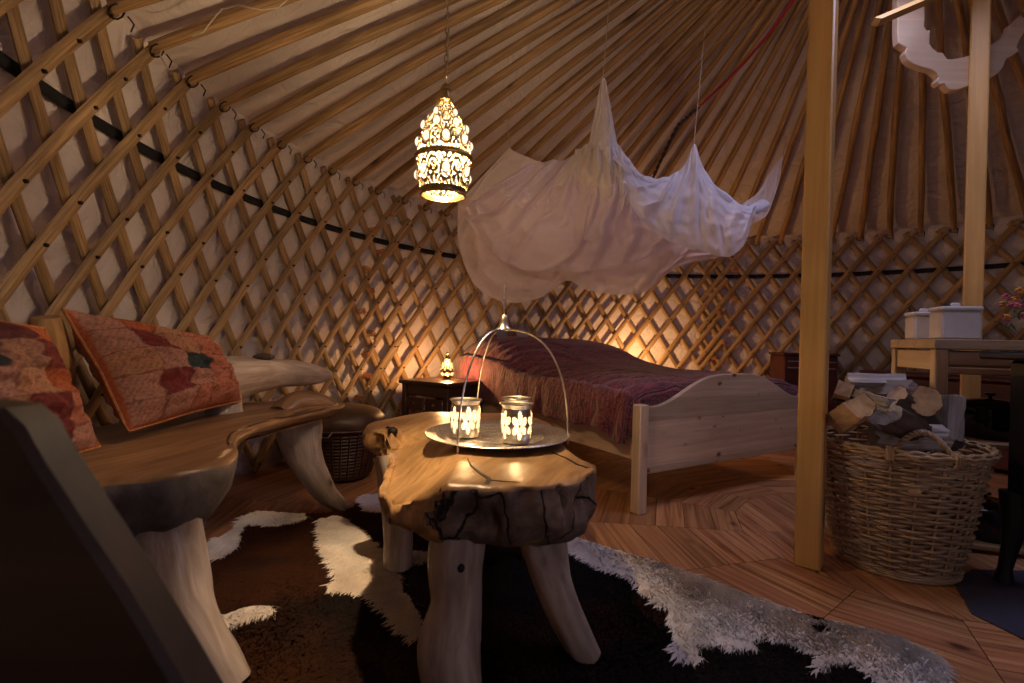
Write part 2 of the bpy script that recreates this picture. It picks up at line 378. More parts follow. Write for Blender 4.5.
# floor: boards laid across sixteen sectors round a central polygon of straight boards
FX, FY = 1.683, 2.058
def clip(poly, nx, ny, d):      # keep the side nx*x+ny*y <= d
    out = []
    for i in range(len(poly)):
        p, q = poly[i], poly[(i+1) % len(poly)]; a, c = nx*p[0]+ny*p[1]-d, nx*q[0]+ny*q[1]-d
        if a <= 0: out.append(p)
        if a*c < 0: t = a/(a-c); out.append((p[0]+(q[0]-p[0])*t, p[1]+(q[1]-p[1])*t))
    return out
def floor():
    b = MB(); cols = []; NS = 16; h = PI/NS; A0 = math.radians(196.5)
    def emit(poly, along):
        if len(poly) < 3: return
        o = random.random()*50; s_ = random.uniform(.74, 1.18); w_ = random.uniform(.92, 1.02)
        b.add([(FX+x, FY+y, 0) for x, y in poly], [tuple(range(len(poly)))], [(x*along[0]+y*along[1]+o, -x*along[1]+y*along[0]+o, 0) for x, y in poly]); cols.extend([(s_, s_*w_, s_*.97, 1)]*len(poly))
    for i in range(NS):
        a = A0+h+i*2*h; ca, sa = math.cos(a), math.sin(a); r = .657
        while r < 3.35:
            w = random.choice((.112, .118, .125)); y0, y1 = r+.0013, r+w-.0013
            l0, l1 = y0*math.tan(h)-.0013, y1*math.tan(h)-.0013
            parts = [(-9, 9)]
            if l0 > .35 and random.random() < .5: c = random.uniform(-.25, .25); parts = [(-9, c), (c+.002, 9)]
            for c0, c1 in parts:
                f = [(max(-l0, c0), y0), (min(l0, c1), y0), (min(l1, c1), y1), (max(-l1, c0), y1)]
                poly = [(ca*d-sa*t, sa*d+ca*t) for t, d in f]
                poly = [p for p in poly]
                emit(poly, (-sa, ca))
            r += w
    inner = [(math.cos(A0+2*h*i)*.668, math.sin(A0+2*h*i)*.668) for i in range(NS)]
    x = -.70
    while x < .7:
        w = .125; st = clip(clip(inner, 1, 0, x+w-.0013), -1, 0, -x-.0013)
        cy_ = random.uniform(-.4, .4)
        emit(clip(st, 0, 1, cy_-.001), (0, 1)); emit(clip(st, 0, -1, -cy_-.001), (0, 1)); x += w
    b.c = cols
    return b
tag(floor().build('floor', M['floor'], smooth=False), kind='structure')
b = MB(); b.lathe([(.001, -.006), (3.45, -.006), (3.45, -.03), (.001, -.03)], 96, (FX, FY, 0)); b.c = [(.08, .08, .08, 1)]*len(b.v)
tag(b.build('floor_base', M['floor']), kind='structure')

# lattice panels
_b = MB(); _b.tube([(0, 0, .010), (0, 0, -.006)], [.0068, .0056], 8); _p = _b.build('peg', M['bolt']); PEG = [_p]; col.objects.unlink(_p)
def panel(label, t, u0, u1, sh):
    root = thing('lattice_panel', label, 'lattice wall', (*cyl(t+DT*(u0+u1)/2, 2.95, 0)[:2], 0), group='crossed slat wall panels')
    inv = Matrix.Translation(-Vector(root.location)); JM = 11.3
    def pos(u, j, off): return cyl(t+DT*u-j*sh, rj(j)+off, max(hj(j), .004))
    for nm, sg, off in (('inner_slats', -1, -.012), ('outer_slats', 1, .012)):
        b = MB()
        k = math.floor(u0)-8
        while k < u1+8:
            # u = k - sg... inner: u=k-j/2 ; outer: u=k+j/2
            js = [j for j in np.arange(-.28, JM+.01, .25) if u0-.15 <= k+sg*j/2 <= u1+.15]
            if len(js) > 2:
                P = [inv @ pos(k+sg*j/2, j, off+.0035*noise.noise(Vector((k*3.1, j*.4, sg)))) for j in js]
                ups = [(Vector((p.x, p.y, 0))+root.location-Vector((CX, CY, 0))).normalized() for p in P]
                w = .0205+.003*random.random()
                b.tube(P, w, 8, flat=.52, up=ups)
            k += 1
        b.build(nm, M['slat'], root, ang=60)
    pg = []
    for j in range(0, 12):
        if j in (3, 6): continue
        for k in range(math.floor(u0)-1, math.ceil(u1)+8):
            u = k-j/2
            if u0 <= u <= u1: p = pos(u, j, -.024); n = (cyl(t+DT*u-j*sh, 1, 0)-Vector((CX, CY, 0))); pg.append(((p-Vector((0, 0, HC))).length, p, n))
    pg.sort(key=lambda q: q[0]); rest = MB()
    for i, (d_, p, n) in enumerate(pg):
        if i < 100:
            o = PEG[0].copy(); col.objects.link(o); o.parent = root; o.location = inv @ p; o.rotation_euler = n.to_track_quat('Z', 'Y').to_euler()
        else: q = inv @ p; rest.tube([q+n*.010, q-n*.006], [.0062, .0052], 7)
    if rest.v: tag(rest.build('pegs', M['bolt'], root), kind='stuff')
    return root
T0, T1 = -1.7254, .627
panel('wooden lattice wall panel of crossed slats running along the left side behind the log bench', T0, -7.2, 10.5, -.0035)
uM = 22
panel('wooden lattice wall panel at the back, behind the bed and bedside cabinet', T1-DT*uM, -.3, 15.8, 0)
panel('wooden lattice wall panel on the right, behind the thick pine posts and kitchen counter', T1-DT*6.35, -.8, 23, 0)

# dark webbing band behind the slats
b = MB(); rows = []
for z in (-.019, .019):
    rows.append([cyl(th, rj(2)+.032, hj(2.05)+z) for th in np.linspace(-2.6, 2.6, 200)])
b.grid(rows); bo = b.build('trim_1', M['band'], ang=180); tag(bo, kind='structure')
md = bo.modifiers.new('s', 'SOLIDIFY'); md.thickness = .004

# leather bindings where panels overlap
def binding(c, n, up, ln):
    b = MB(); t = n.cross(Vector((0, 0, 1))).normalized()
    for q in range(3):
        d = (t*(1 if up else -1)*.5+Vector((0, 0, 1)))*(q-1)*.010
        cc = c+d; P = []
        for k in range(12):
            a = 2*PI*k/12; P.append(cc+(t*math.cos(a)*ln+Vector((0, 0, 1))*math.cos(a)*ln*(-.35 if up else .35)*1.0)+n*math.sin(a)*.024)
        b.tube(P, .0035, 5, closed=True)
    b.tube([c-n*.024, c-n*.034+Vector((0, 0, -.02)), c-n*.03+t*.012+Vector((0, 0, -.05))], .003, 5)
    return b
for side, (uc, t, lab) in enumerate(((9.3, T0, 'orange leather thong tying two lattice panels together left of the bedside cabinet'),
                          (15.8, T1-DT*uM, 'orange leather thong tying two lattice panels together beside the right edge of the bed'))):
    for j in np.arange(.7, 10.2, .95):
        th = t+DT*(uc+random.uniform(-.5, .5))
        n = (cyl(th, 1, 0)-Vector((CX, CY, 0)))
        o = binding(cyl(th, rj(j)-.004, hj(j)), n, random.random() < .5, .030).build('leather_binding', M['leather'])
        tag(o, lab, 'binding', 'leather bindings at the %s panel seam' % ('left' if side == 0 else 'back'))

# roof poles
def pole(th, i):
    r0 = 2.815; r1 = .50
    P = []; n_ = 14; off = Vector((th*9, 3, 1))
    tang = Vector((math.cos(th), -math.sin(th), 0)); bow = random.uniform(-.012, .012)
    for k in range(n_+1):
        q = k/n_; r = r0*(1-q)+r1*q
        p = cyl(th, r, roofz(r))
        w = .011*noise.noise(off+Vector((q*4, 0, 0)))+bow*math.sin(PI*q)
        P.append(p+tang*w+Vector((0, 0, .008*noise.noise(off+Vector((0, q*4, 0))))))
    R = random.uniform(.0185, .0220)
    b = MB(); b.tube(P, [R*(1.08 if 0 < k < 9 else .95)*(1-.12*k/n_) for k in range(n_+1)], 9, lump=.14)
    o = b.build('roof_pole', M['pole'], ang=70)
    return tag(o, 'round wooden roof pole running from the lattice wall top up to the roof crown', 'roof pole', 'roof poles radiating from the crown')
ths = [T0+DT*k for k in range(-8, 10)]+[T1-DT*uM+DT*(k) for k in range(0, 45)]
ths = sorted(ths); last = -9; kept = []
for th in ths:
    if th-last > .05 and -2.35 < th < 2.25: kept.append(th); last = th
for i, th in enumerate(kept): pole(th, i)

# ties at pole feet
for i, th in enumerate(kept):
    n = (cyl(th, 1, 0)-Vector((CX, CY, 0))); c = cyl(th, 2.80, 1.765); t = n.cross(Vector((0, 0, 1)))
    b = MB(); P = []
    for k in range(10):
        a = 2*PI*k/10; P.append(c+t*math.cos(a)*.026+(Vector((0, 0, .7))-n*.6)*math.sin(a)*.026)
    b.tube(P, .0028, 5, closed=True)
    b.tube([c-n*.02+t*.02, c-n*.035+t*.025+Vector((0, 0, -.02)), c-n*.03+t*.02+Vector((0, 0, -.045))], .0025, 5)
    tag(b.build('pole_tie', M['bolt']), 'thin dark cord loop tying a roof pole foot to the lattice top', 'cord tie', 'cord ties at the feet of the roof poles')

# crown ring, posts and bracket
crown = thing('tent_crown', 'round wooden crown ring holding the upper ends of the roof poles', 'roof crown', (CX, CY, 2.76))
b = MB(); b.lathe([(.48, -.05), (.56, -.05), (.56, .06), (.48, .06), (.48, -.05)], 48); b.build('ring', M['post'], crown, ang=30)
for a in (0, PI/2):
    b = MB(); P = [Vector((math.cos(a)*x, math.sin(a)*x, .03+.12*(1-(x/.5)**2))) for x in np.linspace(-.5, .5, 9)]; b.tube(P, .018, 8); b.build('spoke', M['post'], crown)
p1 = thing('support_post', 'thick square pine post in front of the log basket, warm lit, rising out of frame', 'post', (1.110, 1.810, 0), math.radians(-40))
b = MB(); b.box(-.042, .042, -.042, .042, 0, 2.70, axis=2, bev=.006); b.build('shaft', M['post'], p1)
b = MB(); b.box(-.075, .075, -.03, .30, 2.68, 2.73, axis=1); b.build('cap_beam', M['post'], p1)
p2 = thing('support_post', 'thick square pine post behind the kitchen counter, with a carved bracket near its top', 'post', (2.300, 2.47, 0), math.radians(-40))
b = MB(); b.box(-.037, .037, -.037, .037, 0, 2.575, axis=2, bev=.006); b.build('shaft', M['post'], p2)
# carved bracket outline (metres, x across, z up)
def brk(pts): return [(at(860+x/6.2, y/6.2, 2.50).x, at(860+x/6.2, y/6.2, 2.50).z) for x, y in pts]
bl = [(230, -60), (230, 125), (228, 200), (235, 270), (262, 288), (285, 300), (275, 335), (290, 372), (320, 395), (380, 420), (440, 435), (470, 455), (485, 480), (470, 508), (490, 528), (520, 520), (535, 545), (560, 562), (600, 560), (640, 545), (700, 530), (770, 495), (820, 480), (860, 450), (885, 415), (900, 370), (950, 342), (980, 318), (965, 295), (985, 250), (1010, 210), (1060, 170), (1110, 120), (1150, 50), (1170, -60), (1080, -60), (1060, 10), (1024, 50), (980, 115), (930, 155), (915, 195), (880, 235), (840, 265), (780, 293), (700, 340), (635, 358), (580, 368), (540, 370), (520, 345), (510, 330), (478, 325), (445, 300), (428, 275), (430, 215), (432, 190), (410, 190), (395, 170), (398, 100), (396, 40), (392, -60)]
pz = brk(bl)
b = MB(); b.prism(pz, ((0, 2.535, 0), (1, 0, 0), (0, 0, 1)), .04, .003)
MI = (Matrix.Translation(p2.location) @ Matrix.Rotation(p2.rotation_euler.z, 4, 'Z')).inverted()
RM = Matrix.Translation(Vector((2.33, 2.43, 0))) @ Matrix.Rotation(math.radians(-12), 4, 'Z') @ Matrix.Translation(Vector((-2.33, -2.43, 0)))
b.v = [tuple(MI @ Vector(v)) for v in b.v]
b.build('carved_bracket', M['pine'], p2, ang=30)
b = MB(); a_, c_ = at(876, 22, 2.25), at(965, -16, 2.40); b.tube([MI @ a_, MI @ c_], .026, 4, flat=.8); b.build('bracket_rail', M['post'], p2, ang=20)

# ropes on the roof
def path_tube(name, pts, r, m, label, cat, n=6, twist=None):
    b = MB()
    if twist:
        P = [Vector(p) for p in pts]; Q = []
        for a, c in zip(P, P[1:]):
            Q += [a.lerp(c, k/20) for k in range(20)]
        for ph in (0, PI):
            b.tube([q+Vector((math.cos(i*.9+ph), 0, math.sin(i*.9+ph)))*twist for i, q in enumerate(Q)], r, 5)
    else: b.tube(pts, r, n)
    return tag(b.build(name, m), label, cat)
path_tube('rope', [at(700, 106, 3.1), at(725, 82, 3.0), at(745, 62, 2.85), at(768, 35, 2.68), at(792, 2, 2.5), at(800, -14, 2.42)], .008, M['redrope'], 'red rope hanging along the roof poles above the bed canopy', 'rope')
path_tube('rope', [at(645, 195, 3.2), at(660, 162, 3.1), at(678, 125, 2.95), at(700, 106, 2.9)], .006, M['darkrope'], 'dark twisted rope behind the white bed canopy, below the red rope', 'rope', twist=.006)
path_tube('cord', [at(152, 52, 1.7), at(158, 42, 1.7), at(166, 38, 1.72), at(160, 55, 1.7), at(166, 66, 1.7)], .0025, M['rope'], 'thin white cord looped round the roof pole at upper left', 'cord')
path_tube('cord', [at(192, 36, 1.62), at(203, 32, 1.63), at(214, 18, 1.63), at(222, 9, 1.65), at(238, 5, 1.6), at(262, 10, 1.6), at(278, 8, 1.6), at(292, -4, 1.6)], .0025, M['rope'], 'thin white cord trailing along a roof pole at top left', 'cord')

# ======================= COWHIDE RUG =======================
def inpoly(pts, X, Y):
    r = np.zeros(len(X), bool); n = len(pts); j = n-1
    for i in range(n):
        xi, yi = pts[i]; xj, yj = pts[j]
        c = ((yi > Y) != (yj > Y)) & (X < (xj-xi)*(Y-yi)/(yj-yi+1e-12)+xi); r ^= c; j = i
    return r
def F2(pts): return [tuple(on(x, y).xy) for x, y in pts]
hide = F2([(186, 568), (184, 556), (210, 545), (236, 532), (246, 517), (262, 512), (302, 515), (330, 514), (355, 509), (366, 498), (385, 494), (420, 505), (470, 520), (517, 531), (545, 530), (573, 537), (610, 549), (658, 563), (690, 575), (710, 583), (735, 592), (764, 602), (797, 613), (830, 622), (860, 628), (892, 637), (915, 647), (933, 657), (944, 668), (948, 680)])+[(1.06, 1.02), (.9, .72), (.55, .55), (.1, .48), (-.4, .52), (-.85, .70), (-1.12, 1.0), (-1.26, 1.3), (-1.24, 1.62)]
WH = [F2(p) for p in (
 [(180, 570), (180, 550), (236, 528), (245, 508), (302, 512), (310, 519), (290, 525), (268, 526), (250, 525), (243, 533), (240, 548), (225, 558), (192, 569)],
 [(322, 520), (342, 517), (352, 522), (370, 535), (381, 548), (400, 572), (405, 592), (416, 605), (424, 625), (424, 638), (412, 640), (400, 626), (390, 614), (372, 596), (350, 592), (334, 592), (330, 587), (340, 580), (336, 570), (333, 562), (325, 545)],
 [(205, 622), (232, 614), (252, 607), (268, 606), (276, 612), (262, 618), (238, 624), (218, 632), (206, 634)],
 [(362, 498), (387, 490), (387, 512), (370, 512)],
 [(404, 552), (430, 552), (430, 561), (404, 566)],
 [(500, 525), (545, 525), (573, 530), (660, 555), (764, 595), (860, 620), (960, 660), (980, 710), (900, 700), (880, 683), (868, 671), (838, 662), (813, 674), (821, 657), (780, 640), (750, 637), (758, 650), (742, 650), (695, 644), (701, 663), (676, 657), (672, 629), (669, 611), (649, 602), (631, 579), (605, 570), (573, 554), (545, 541), (515, 540)],
)]
SP = [F2(p) for p in ([(805, 623), (818, 622), (831, 631), (818, 634), (806, 629)], [(798, 614), (815, 616), (823, 621), (810, 621)], [(840, 664), (852, 662), (868, 671), (860, 676)])]
def hidecol(X, Y, jit=0):
    n = len(X)
    nx = np.array([noise.noise(Vector((x*34, y*34, 0))) for x, y in zip(X, Y)])*.016
    ny = np.array([noise.noise(Vector((x*34, y*34, 5))) for x, y in zip(X, Y)])*.016
    w = np.zeros(n, bool)
    for p in WH: w |= inpoly(p, X+nx, Y+ny)
    for p in SP: w &= ~inpoly(p, X+nx*.5, Y+ny*.5)
    tone = np.array([noise.noise(Vector((x*3.2, y*3.2, 9)))+.5*noise.noise(Vector((x*9, y*9, 3))) for x, y in zip(X, Y)])
    # warm brown areas towards the left half, near black to the right
    bl = np.clip(.45+tone*1.1-(X+.25)*1.1, 0, 1)[:, None]
    dark = np.array([.013, .009, .009])*(1-bl)+np.array([.050, .017, .007])*bl
    wt = np.clip(.5+tone, 0, 1)[:, None]; whc = np.array([.92, .88, .85])*wt+np.array([.84, .74, .64])*(1-wt)
    c = np.where(w[:, None], whc, dark)*(1+jit*np.where(w[:, None], .35, 1)*(rng.random((n, 1))-.5))
    return np.concatenate([c, np.ones((n, 1))], 1), w
hx = np.array([p[0] for p in hide]); hy = np.array([p[1] for p in hide])
rug = thing('cowhide_rug', 'shaggy black, brown and white cowhide rug lying on the boards under the log table', 'rug', (hx.mean(), hy.mean(), 0))
ox, oy = hx.mean(), hy.mean()
b = MB(); GX = np.arange(hx.min()-.02, hx.max()+.02, .014); GY = np.arange(hy.min()-.02, hy.max()+.02, .014)
XX, YY = np.meshgrid(GX, GY); XX, YY = XX.ravel(), YY.ravel(); ins = inpoly(hide, XX, YY); idx = -np.ones(len(XX), int); k = 0
w_ = len(GX); verts = []; 
for i in range(len(XX)):
    idx[i] = k; k += 1; verts.append((XX[i]-ox, YY[i]-oy, .004+.002*noise.noise(Vector((XX[i]*5, YY[i]*5, 0)))))
fs = []
for r in range(len(GY)-1):
    for c in range(w_-1):
        q = [r*w_+c, r*w_+c+1, (r+1)*w_+c+1, (r+1)*w_+c]
        if ins[q].sum() >= 3: fs.append(tuple(q))
b.add(verts, fs); cc, _ = hidecol(XX, YY, .1); b.c = cc; b.build('hide', M['fur'], rug, ang=180)
# hair: short blades lying over, longer on the white patches
NB = 170000
bx = rng.uniform(hx.min(), hx.max(), NB*2); by = rng.uniform(hy.min(), hy.max(), NB*2)
keep = inpoly(hide, bx, by) & (by > .75); bx, by = bx[keep][:NB], by[keep][:NB]
cc, wh = hidecol(bx, by, .3); n = len(bx)
fl = np.array([noise.noise(Vector((x*2.2, y*2.2, 1)))*1.0 for x, y in zip(bx, by)])-1.75+rng.normal(0, .35, n)
ln = np.where(wh, .044, .020)*rng.uniform(.6, 1.3, n); hgt = np.where(wh, .0075, .005)*rng.uniform(.5, 1.3, n); wd = .0021
dx, dy = np.cos(fl), np.sin(fl)
z0 = .0062
Vt = np.stack([np.stack([bx-ox-dy*wd, by-oy+dx*wd, np.full(n, z0)], 1), np.stack([bx-ox+dy*wd, by-oy-dx*wd, np.full(n, z0)], 1),
               np.stack([bx-ox+dx*ln*.6+dy*wd*.7, by-oy+dy*ln*.6-dx*wd*.7, z0+hgt], 1), np.stack([bx-ox+dx*ln, by-oy+dy*ln, z0+hgt*.75], 1)], 1).reshape(-1, 3)
me = bpy.data.meshes.new('fur'); me.vertices.add(4*n); me.vertices.foreach_set('co', Vt.astype(np.float32).ravel())
me.loops.add(4*n); me.loops.foreach_set('vertex_index', np.arange(4*n, dtype=np.int32)); me.polygons.add(n)
me.polygons.foreach_set('loop_start', np.arange(0, 4*n, 4, dtype=np.int32)); me.polygons.foreach_set('loop_total', np.full(n, 4, dtype=np.int32))
ca = me.color_attributes.new('col', 'FLOAT_COLOR', 'POINT'); ca.data.foreach_set('color', np.repeat(cc, 4, 0).astype(np.float32).ravel())
me.materials.append(M['fur']); me.update(); me.validate(); o = bpy.data.objects.new('fur', me); col.objects.link(o); o.parent = rug; o['kind'] = 'stuff'

# ======================= LOG SLABS AND LEGS =======================
def resample(poly, n):
    # closed Catmull-Rom
    m = len(poly); out = []
    P = [Vector(p) for p in poly]
    for i in range(n):
        t = i/n*m; k = int(t); f = t-k
        a, b_, c, d = P[(k-1) % m], P[k % m], P[(k+1) % m], P[(k+2) % m]
        out.append(.5*((2*b_)+(c-a)*f+(2*a-5*b_+4*c-d)*f*f+(3*b_-a-3*c+d)*f**3))
    return out
def slab(poly, ztop, zbot, prof, n=150, amp=.01, freq=7, grain=0, topz=None, edge=None):
    """prof: list of (inset, height 0..1 from the bottom) from top centre to bottom centre"""
    O = resample(poly, n); cen = sum(O, Vector((0, 0)))/n; b = MB(); vs = []; gs = []
    rings = [(t, 1.0) for t in (.999, .8, .6, .4, .2, .1, .04)]
    rings = [('s', t) for t in (.02, .2, .4, .6, .75, .87)]+[('r', i, h) for i, h in prof]+[('u', t) for t in (.8, .5, .2)]
    ca, sa = math.cos(grain), math.sin(grain)
    for R in rings:
        for k, p in enumerate(O):
            d = (O[(k+1) % n]-O[k-1]); nrm = Vector((d.y, -d.x)).normalized()
            if R[0] == 's':
                q = cen+(p-cen)*R[1]; z = ztop; am = .15
            elif R[0] == 'u':
                q = cen+(p+nrm*.03-cen)*R[1]; z = zbot; am = .6
            else:
                q = p+nrm*R[1]; z = zbot+(ztop-zbot)*R[2]; am = 1 if R[2] < .97 else .35
            v = Vector((q.x, q.y, z)); 
            d1 = noise.noise(v*freq)+.5*noise.noise(v*freq*2.3)
            if am >= .5:
                q = q-nrm*amp*d1*am; 
                if edge: q = q+nrm*edge(q, z)
            if topz and z > zbot+.4*(ztop-zbot): z += topz(q)*(1 if R[0] == 's' or R[2] > .9 else .6)
            z += am*amp*.5*noise.noise(v*freq+Vector((7, 7, 7)))
            vs.append((q.x, q.y, z)); gs.append((q.x*ca+q.y*sa, -q.x*sa+q.y*ca, z))
    m = len(rings); fs = [(i*n+k, i*n+(k+1) % n, (i+1)*n+(k+1) % n, (i+1)*n+k) for i in range(m-1) for k in range(n)]
    fs = [f[::-1] for f in fs]
    fs.append(tuple(range(n))); fs.append(tuple((m-1)*n+k for k in range(n))[::-1])
    if sum(O[i].x*O[(i+1) % n].y-O[(i+1) % n].x*O[i].y for i in range(n)) < 0: fs = [f[::-1] for f in fs]
    return b.add(vs, fs, gs)
def limb(path, rad, n=20, lump=.16, flat=1.0, seg=6):
    P = [Vector(p) for p in path]; m = len(P); Q = []; R = []
    for i in range(m-1):
        a, b_, c, d = P[max(i-1, 0)], P[i], P[i+1], P[min(i+2, m-1)]
        for k in range(seg):
            f = k/seg; Q.append(.5*((2*b_)+(c-a)*f+(2*a-5*b_+4*c-d)*f*f+(3*b_-a-3*c+d)*f**3)); R.append(rad[i]*(1-f)+rad[i+1]*f)
    Q.append(P[-1]); R.append(rad[-1]); b = MB(); b.tube(Q, R, n, flat=flat, lump=lump); return b

# -------- coffee table: outline wound clockwise seen from above --------
TZ = .47
tpoly = [(-.60, 2.10), (-.45, 2.20), (-.22, 2.24), (.04, 2.20), (.15, 2.02), (.165, 1.75), (.18, 1.52), (.21, 1.36), (.22, 1.26), (.16, 1.18), (.09, 1.12), (.00, 1.115), (-.08, 1.12), (-.16, 1.12), (-.23, 1.15), (-.305, 1.26), (-.345, 1.42), (-.375, 1.60), (-.42, 1.78), (-.54, 1.92)]
tab = thing('log_coffee_table', 'low coffee table made of a thick cracked root slab on four bent log legs', 'table', (-.1, 1.6, 0))
to = Vector((-.1, 1.6, 0))
def cracks(q, z):
    # split fissures in the thick edge; their places are fixed on the slab
    s = 0
    for (cx_, cy_, w, dp) in ((-.045, 1.12, .009, .05), (.115, 1.14, .008, .04), (.215, 1.215, .010, .055), (-.15, 1.13, .007, .03)):
        d = math.hypot(q.x-cx_-.02*math.sin(z*40+cx_*30), q.y-cy_); s += dp*math.exp(-(d/w)**2)
    s += .012*math.exp(-((z-.40-.015*math.sin(q.x*30))/.006)**2)*(1 if q.y < 1.3 else 0)
    return s
def ttop(q):
    lft = max(0, -.14-q.x-.28*max(0, q.y-1.35))  # the burl on the left side rolls down
    return -min(.085, lft*.55*(1 if q.y < 1.85 else .3))+.003*noise.noise(Vector((q.x*6, q.y*6, 0)))
prof = [(.010, 1), (.002, .985), (.000, .93), (-.006, .82), (-.010, .68), (-.008, .55), (-.004, .42), (.002, .3), (.012, .17), (.03, .06), (.055, 0)]
b = slab(tpoly, TZ, .315, prof, n=360, amp=.024, freq=11, grain=1.2, topz=ttop, edge=cracks)
b.v = [(x-to.x, y-to.y, z) for x, y, z in b.v]
me_t = b.build('slab', M['logtop'], tab, ang=180)
me_t.data.materials.append(M['cracked'])
for p in me_t.data.polygons:   # the sawn and split front edge is a different, weathered face
    c = p.center; w = c+to
    if abs(p.normal.z) < .75 and w.z < TZ-.012 and w.y < 1.42 and w.x > -.17+.02*math.sin(w.z*60): p.material_index = 1
# open drying cracks on top (thin dark wedges sunk in the slab)
for pts in ([(-.115, 1.36, .001), (-.10, 1.28, .004), (-.07, 1.22, .006), (-.05, 1.17, .008), (-.045, 1.125, .010)], [(.125, 1.47, .001), (.16, 1.40, .004), (.185, 1.33, .006), (.205, 1.285, .008)], [(-.045, 1.16, .002), (-.01, 1.15, .004), (.03, 1.145, .002)]):
    b = MB(); vs = []; 
    for i, (x, y, w) in enumerate(pts):
        z = TZ+ttop(Vector((x, y)))+.0012; jx = .004*math.sin(i*9)
        vs += [(x-w*.6+jx-to.x, y-w*.2-to.y, z), (x+w*.6+jx-to.x, y+w*.2-to.y, z), (x+jx-to.x, y-to.y, z-.02)]
    fs = []
    for i in range(len(pts)-1):
        a = i*3; fs += [(a, a+1, a+4, a+3), (a+1, a+2, a+5, a+4), (a+2, a, a+3, a+5)]
    b.add(vs, fs); b.build('crack', M['bolt'], tab, smooth=False)
# knot hole in the burl at the far left corner
def pxy(v):
    z = v.z-HC; c, s_ = math.cos(PIT), math.sin(PIT); d = v.y*c+z*s_; u = -v.y*s_+z*c; X, Y = F*v.x/d, -F*u/d
    return 512+X*math.cos(ROLL)-Y*math.sin(ROLL), 341.5+X*math.sin(ROLL)+Y*math.cos(ROLL)
for hx_, hy_, rr_ in ((396, 434, .020), (385, 428, .010), (384, 462, .012)):
    best = min((v.co+to for v in me_t.data.vertices if v.co.y+to.y < 2.0), key=lambda q: (pxy(q)[0]-hx_)**2+(pxy(q)[1]-hy_)**2+q.y*8)
    b = MB(); b.ball(best-to+Vector((.3, 1, 0)).normalized()*rr_*.80, rr_, 10, .8); b.build('knot_hole', M['bolt'], tab)
for path, rad in (
    ([(-.122, 1.20, .37), (-.122, 1.185, .28), (-.118, 1.165, .18), (-.13, 1.15, .10), (-.118, 1.14, 0)], [.066, .066, .061, .070, .068]),
    ([(.075, 1.30, .37), (.095, 1.285, .28), (.12, 1.28, .18), (.165, 1.26, .08), (.215, 1.245, 0)], [.066, .062, .048, .042, .036]),
    ([(-.42, 1.76, .38), (-.40, 1.74, .28), (-.385, 1.72, .15), (-.375, 1.70, 0)], [.06, .056, .052, .046]),
    ([(-.02, 1.86, .38), (.02, 1.84, .25), (.06, 1.82, .12), (.088, 1.80, 0)], [.05, .036, .030, .027])):
    b = limb([Vector(p)-to for p in path], rad, 24, .22); b.build('leg', M['log'], tab, ang=70)

lg = [o for o in tab.children if o.name.startswith('leg')][0]
best = min((v.co+to for v in lg.data.vertices), key=lambda q: (pxy(q)[0]-464)**2+(pxy(q)[1]-572)**2+q.y*2000)
b = MB(); b.ball(best-to+Vector((0, .006, 0)), .011, 8, 1.1); b.build('knot_hole', M['bolt'], tab)

# -------- log bench on the left --------
bo = Vector((-1.05, 1.6, 0))
ben = thing('log_bench', 'rustic bench of smooth root wood with curved log legs, against the left lattice wall', 'bench', bo)
spoly = [(-1.30, 2.22), (-1.12, 2.36), (-.92, 2.40), (-.79, 2.33), (-.775, 2.20), (-.83, 2.02), (-.865, 1.80), (-.86, 1.60), (-.80, 1.45), (-.735, 1.34), (-.705, 1.20), (-.74, 1.09), (-.84, 1.03), (-.93, .92), (-.94, .74), (-.95, .58), (-1.04, .58), (-1.15, .8), (-1.27, 1.1), (-1.34, 1.5), (-1.34, 1.95)]
prof = [(.028, 1), (.010, .97), (.001, .88), (0, .72), (.006, .5), (.016, .3), (.035, .1), (.06, 0)]
def btop(q): return .006*noise.noise(Vector((q.x*4, q.y*4, 2)))
def bedge(q, z): return -.0+.03*max(0, min(1, (q.y-1.5)*4))*0
b = slab(spoly, .485, .375, prof, n=200, amp=.014, freq=7, grain=1.4, topz=btop)
# the far half of the seat is thinner
b.v = [(x-bo.x, y-bo.y, z if z > .47 else .485-(.485-z)*(1.45-.95*max(0, min(1, (y-1.35)*4)))) for x, y, z in b.v]
so = b.build('seat', M['seat'], ben, ang=180); so.data.materials.append(M['grey'])
for p in so.data.polygons:
    w = p.center+bo
    if w.y < 1.42 and w.z < .462 and p.normal.z < .5: p.material_index = 1
for path, rad in (
    ([(-.83, 1.17, .41), (-.80, 1.16, .30), (-.75, 1.13, .17), (-.665, 1.10, .06), (-.62, 1.09, 0)], [.085, .074, .068, .066, .066]),
    ([(-.93, 2.16, .47), (-.925, 2.17, .36), (-.88, 2.18, .22), (-.815, 2.21, .09), (-.745, 2.25, .012)], [.095, .088, .064, .046, .026]),
    ([(-1.27, 2.05, .42), (-1.28, 2.04, .2), (-1.27, 2.0, 0)], [.05, .045, .04]),
    ([(-1.05, .78, .40), (-1.06, .79, .2), (-1.06, .79, 0)], [.07, .06, .06])):
    limb([Vector(p)-bo for p in path], rad, 22, .2).build('leg', M['log'], ben, ang=70)
limb([Vector(p)-bo for p in ((-1.30, 1.78, .60), (-1.22, 1.92, .60), (-1.13, 2.06, .62), (-1.04, 2.22, .625), (-.97, 2.36, .61), (-.91, 2.47, .60))], [.06, .095, .088, .062, .050, .026], 20, .2, 1.0).build('back_log', M['log'], ben, ang=70)
limb([Vector(p)-bo for p in ((-1.16, 2.04, .63), (-1.15, 1.99, .55), (-1.14, 1.95, .44))], [.07, .06, .075], 18, .2).build('back_prop', M['log'], ben, ang=70)
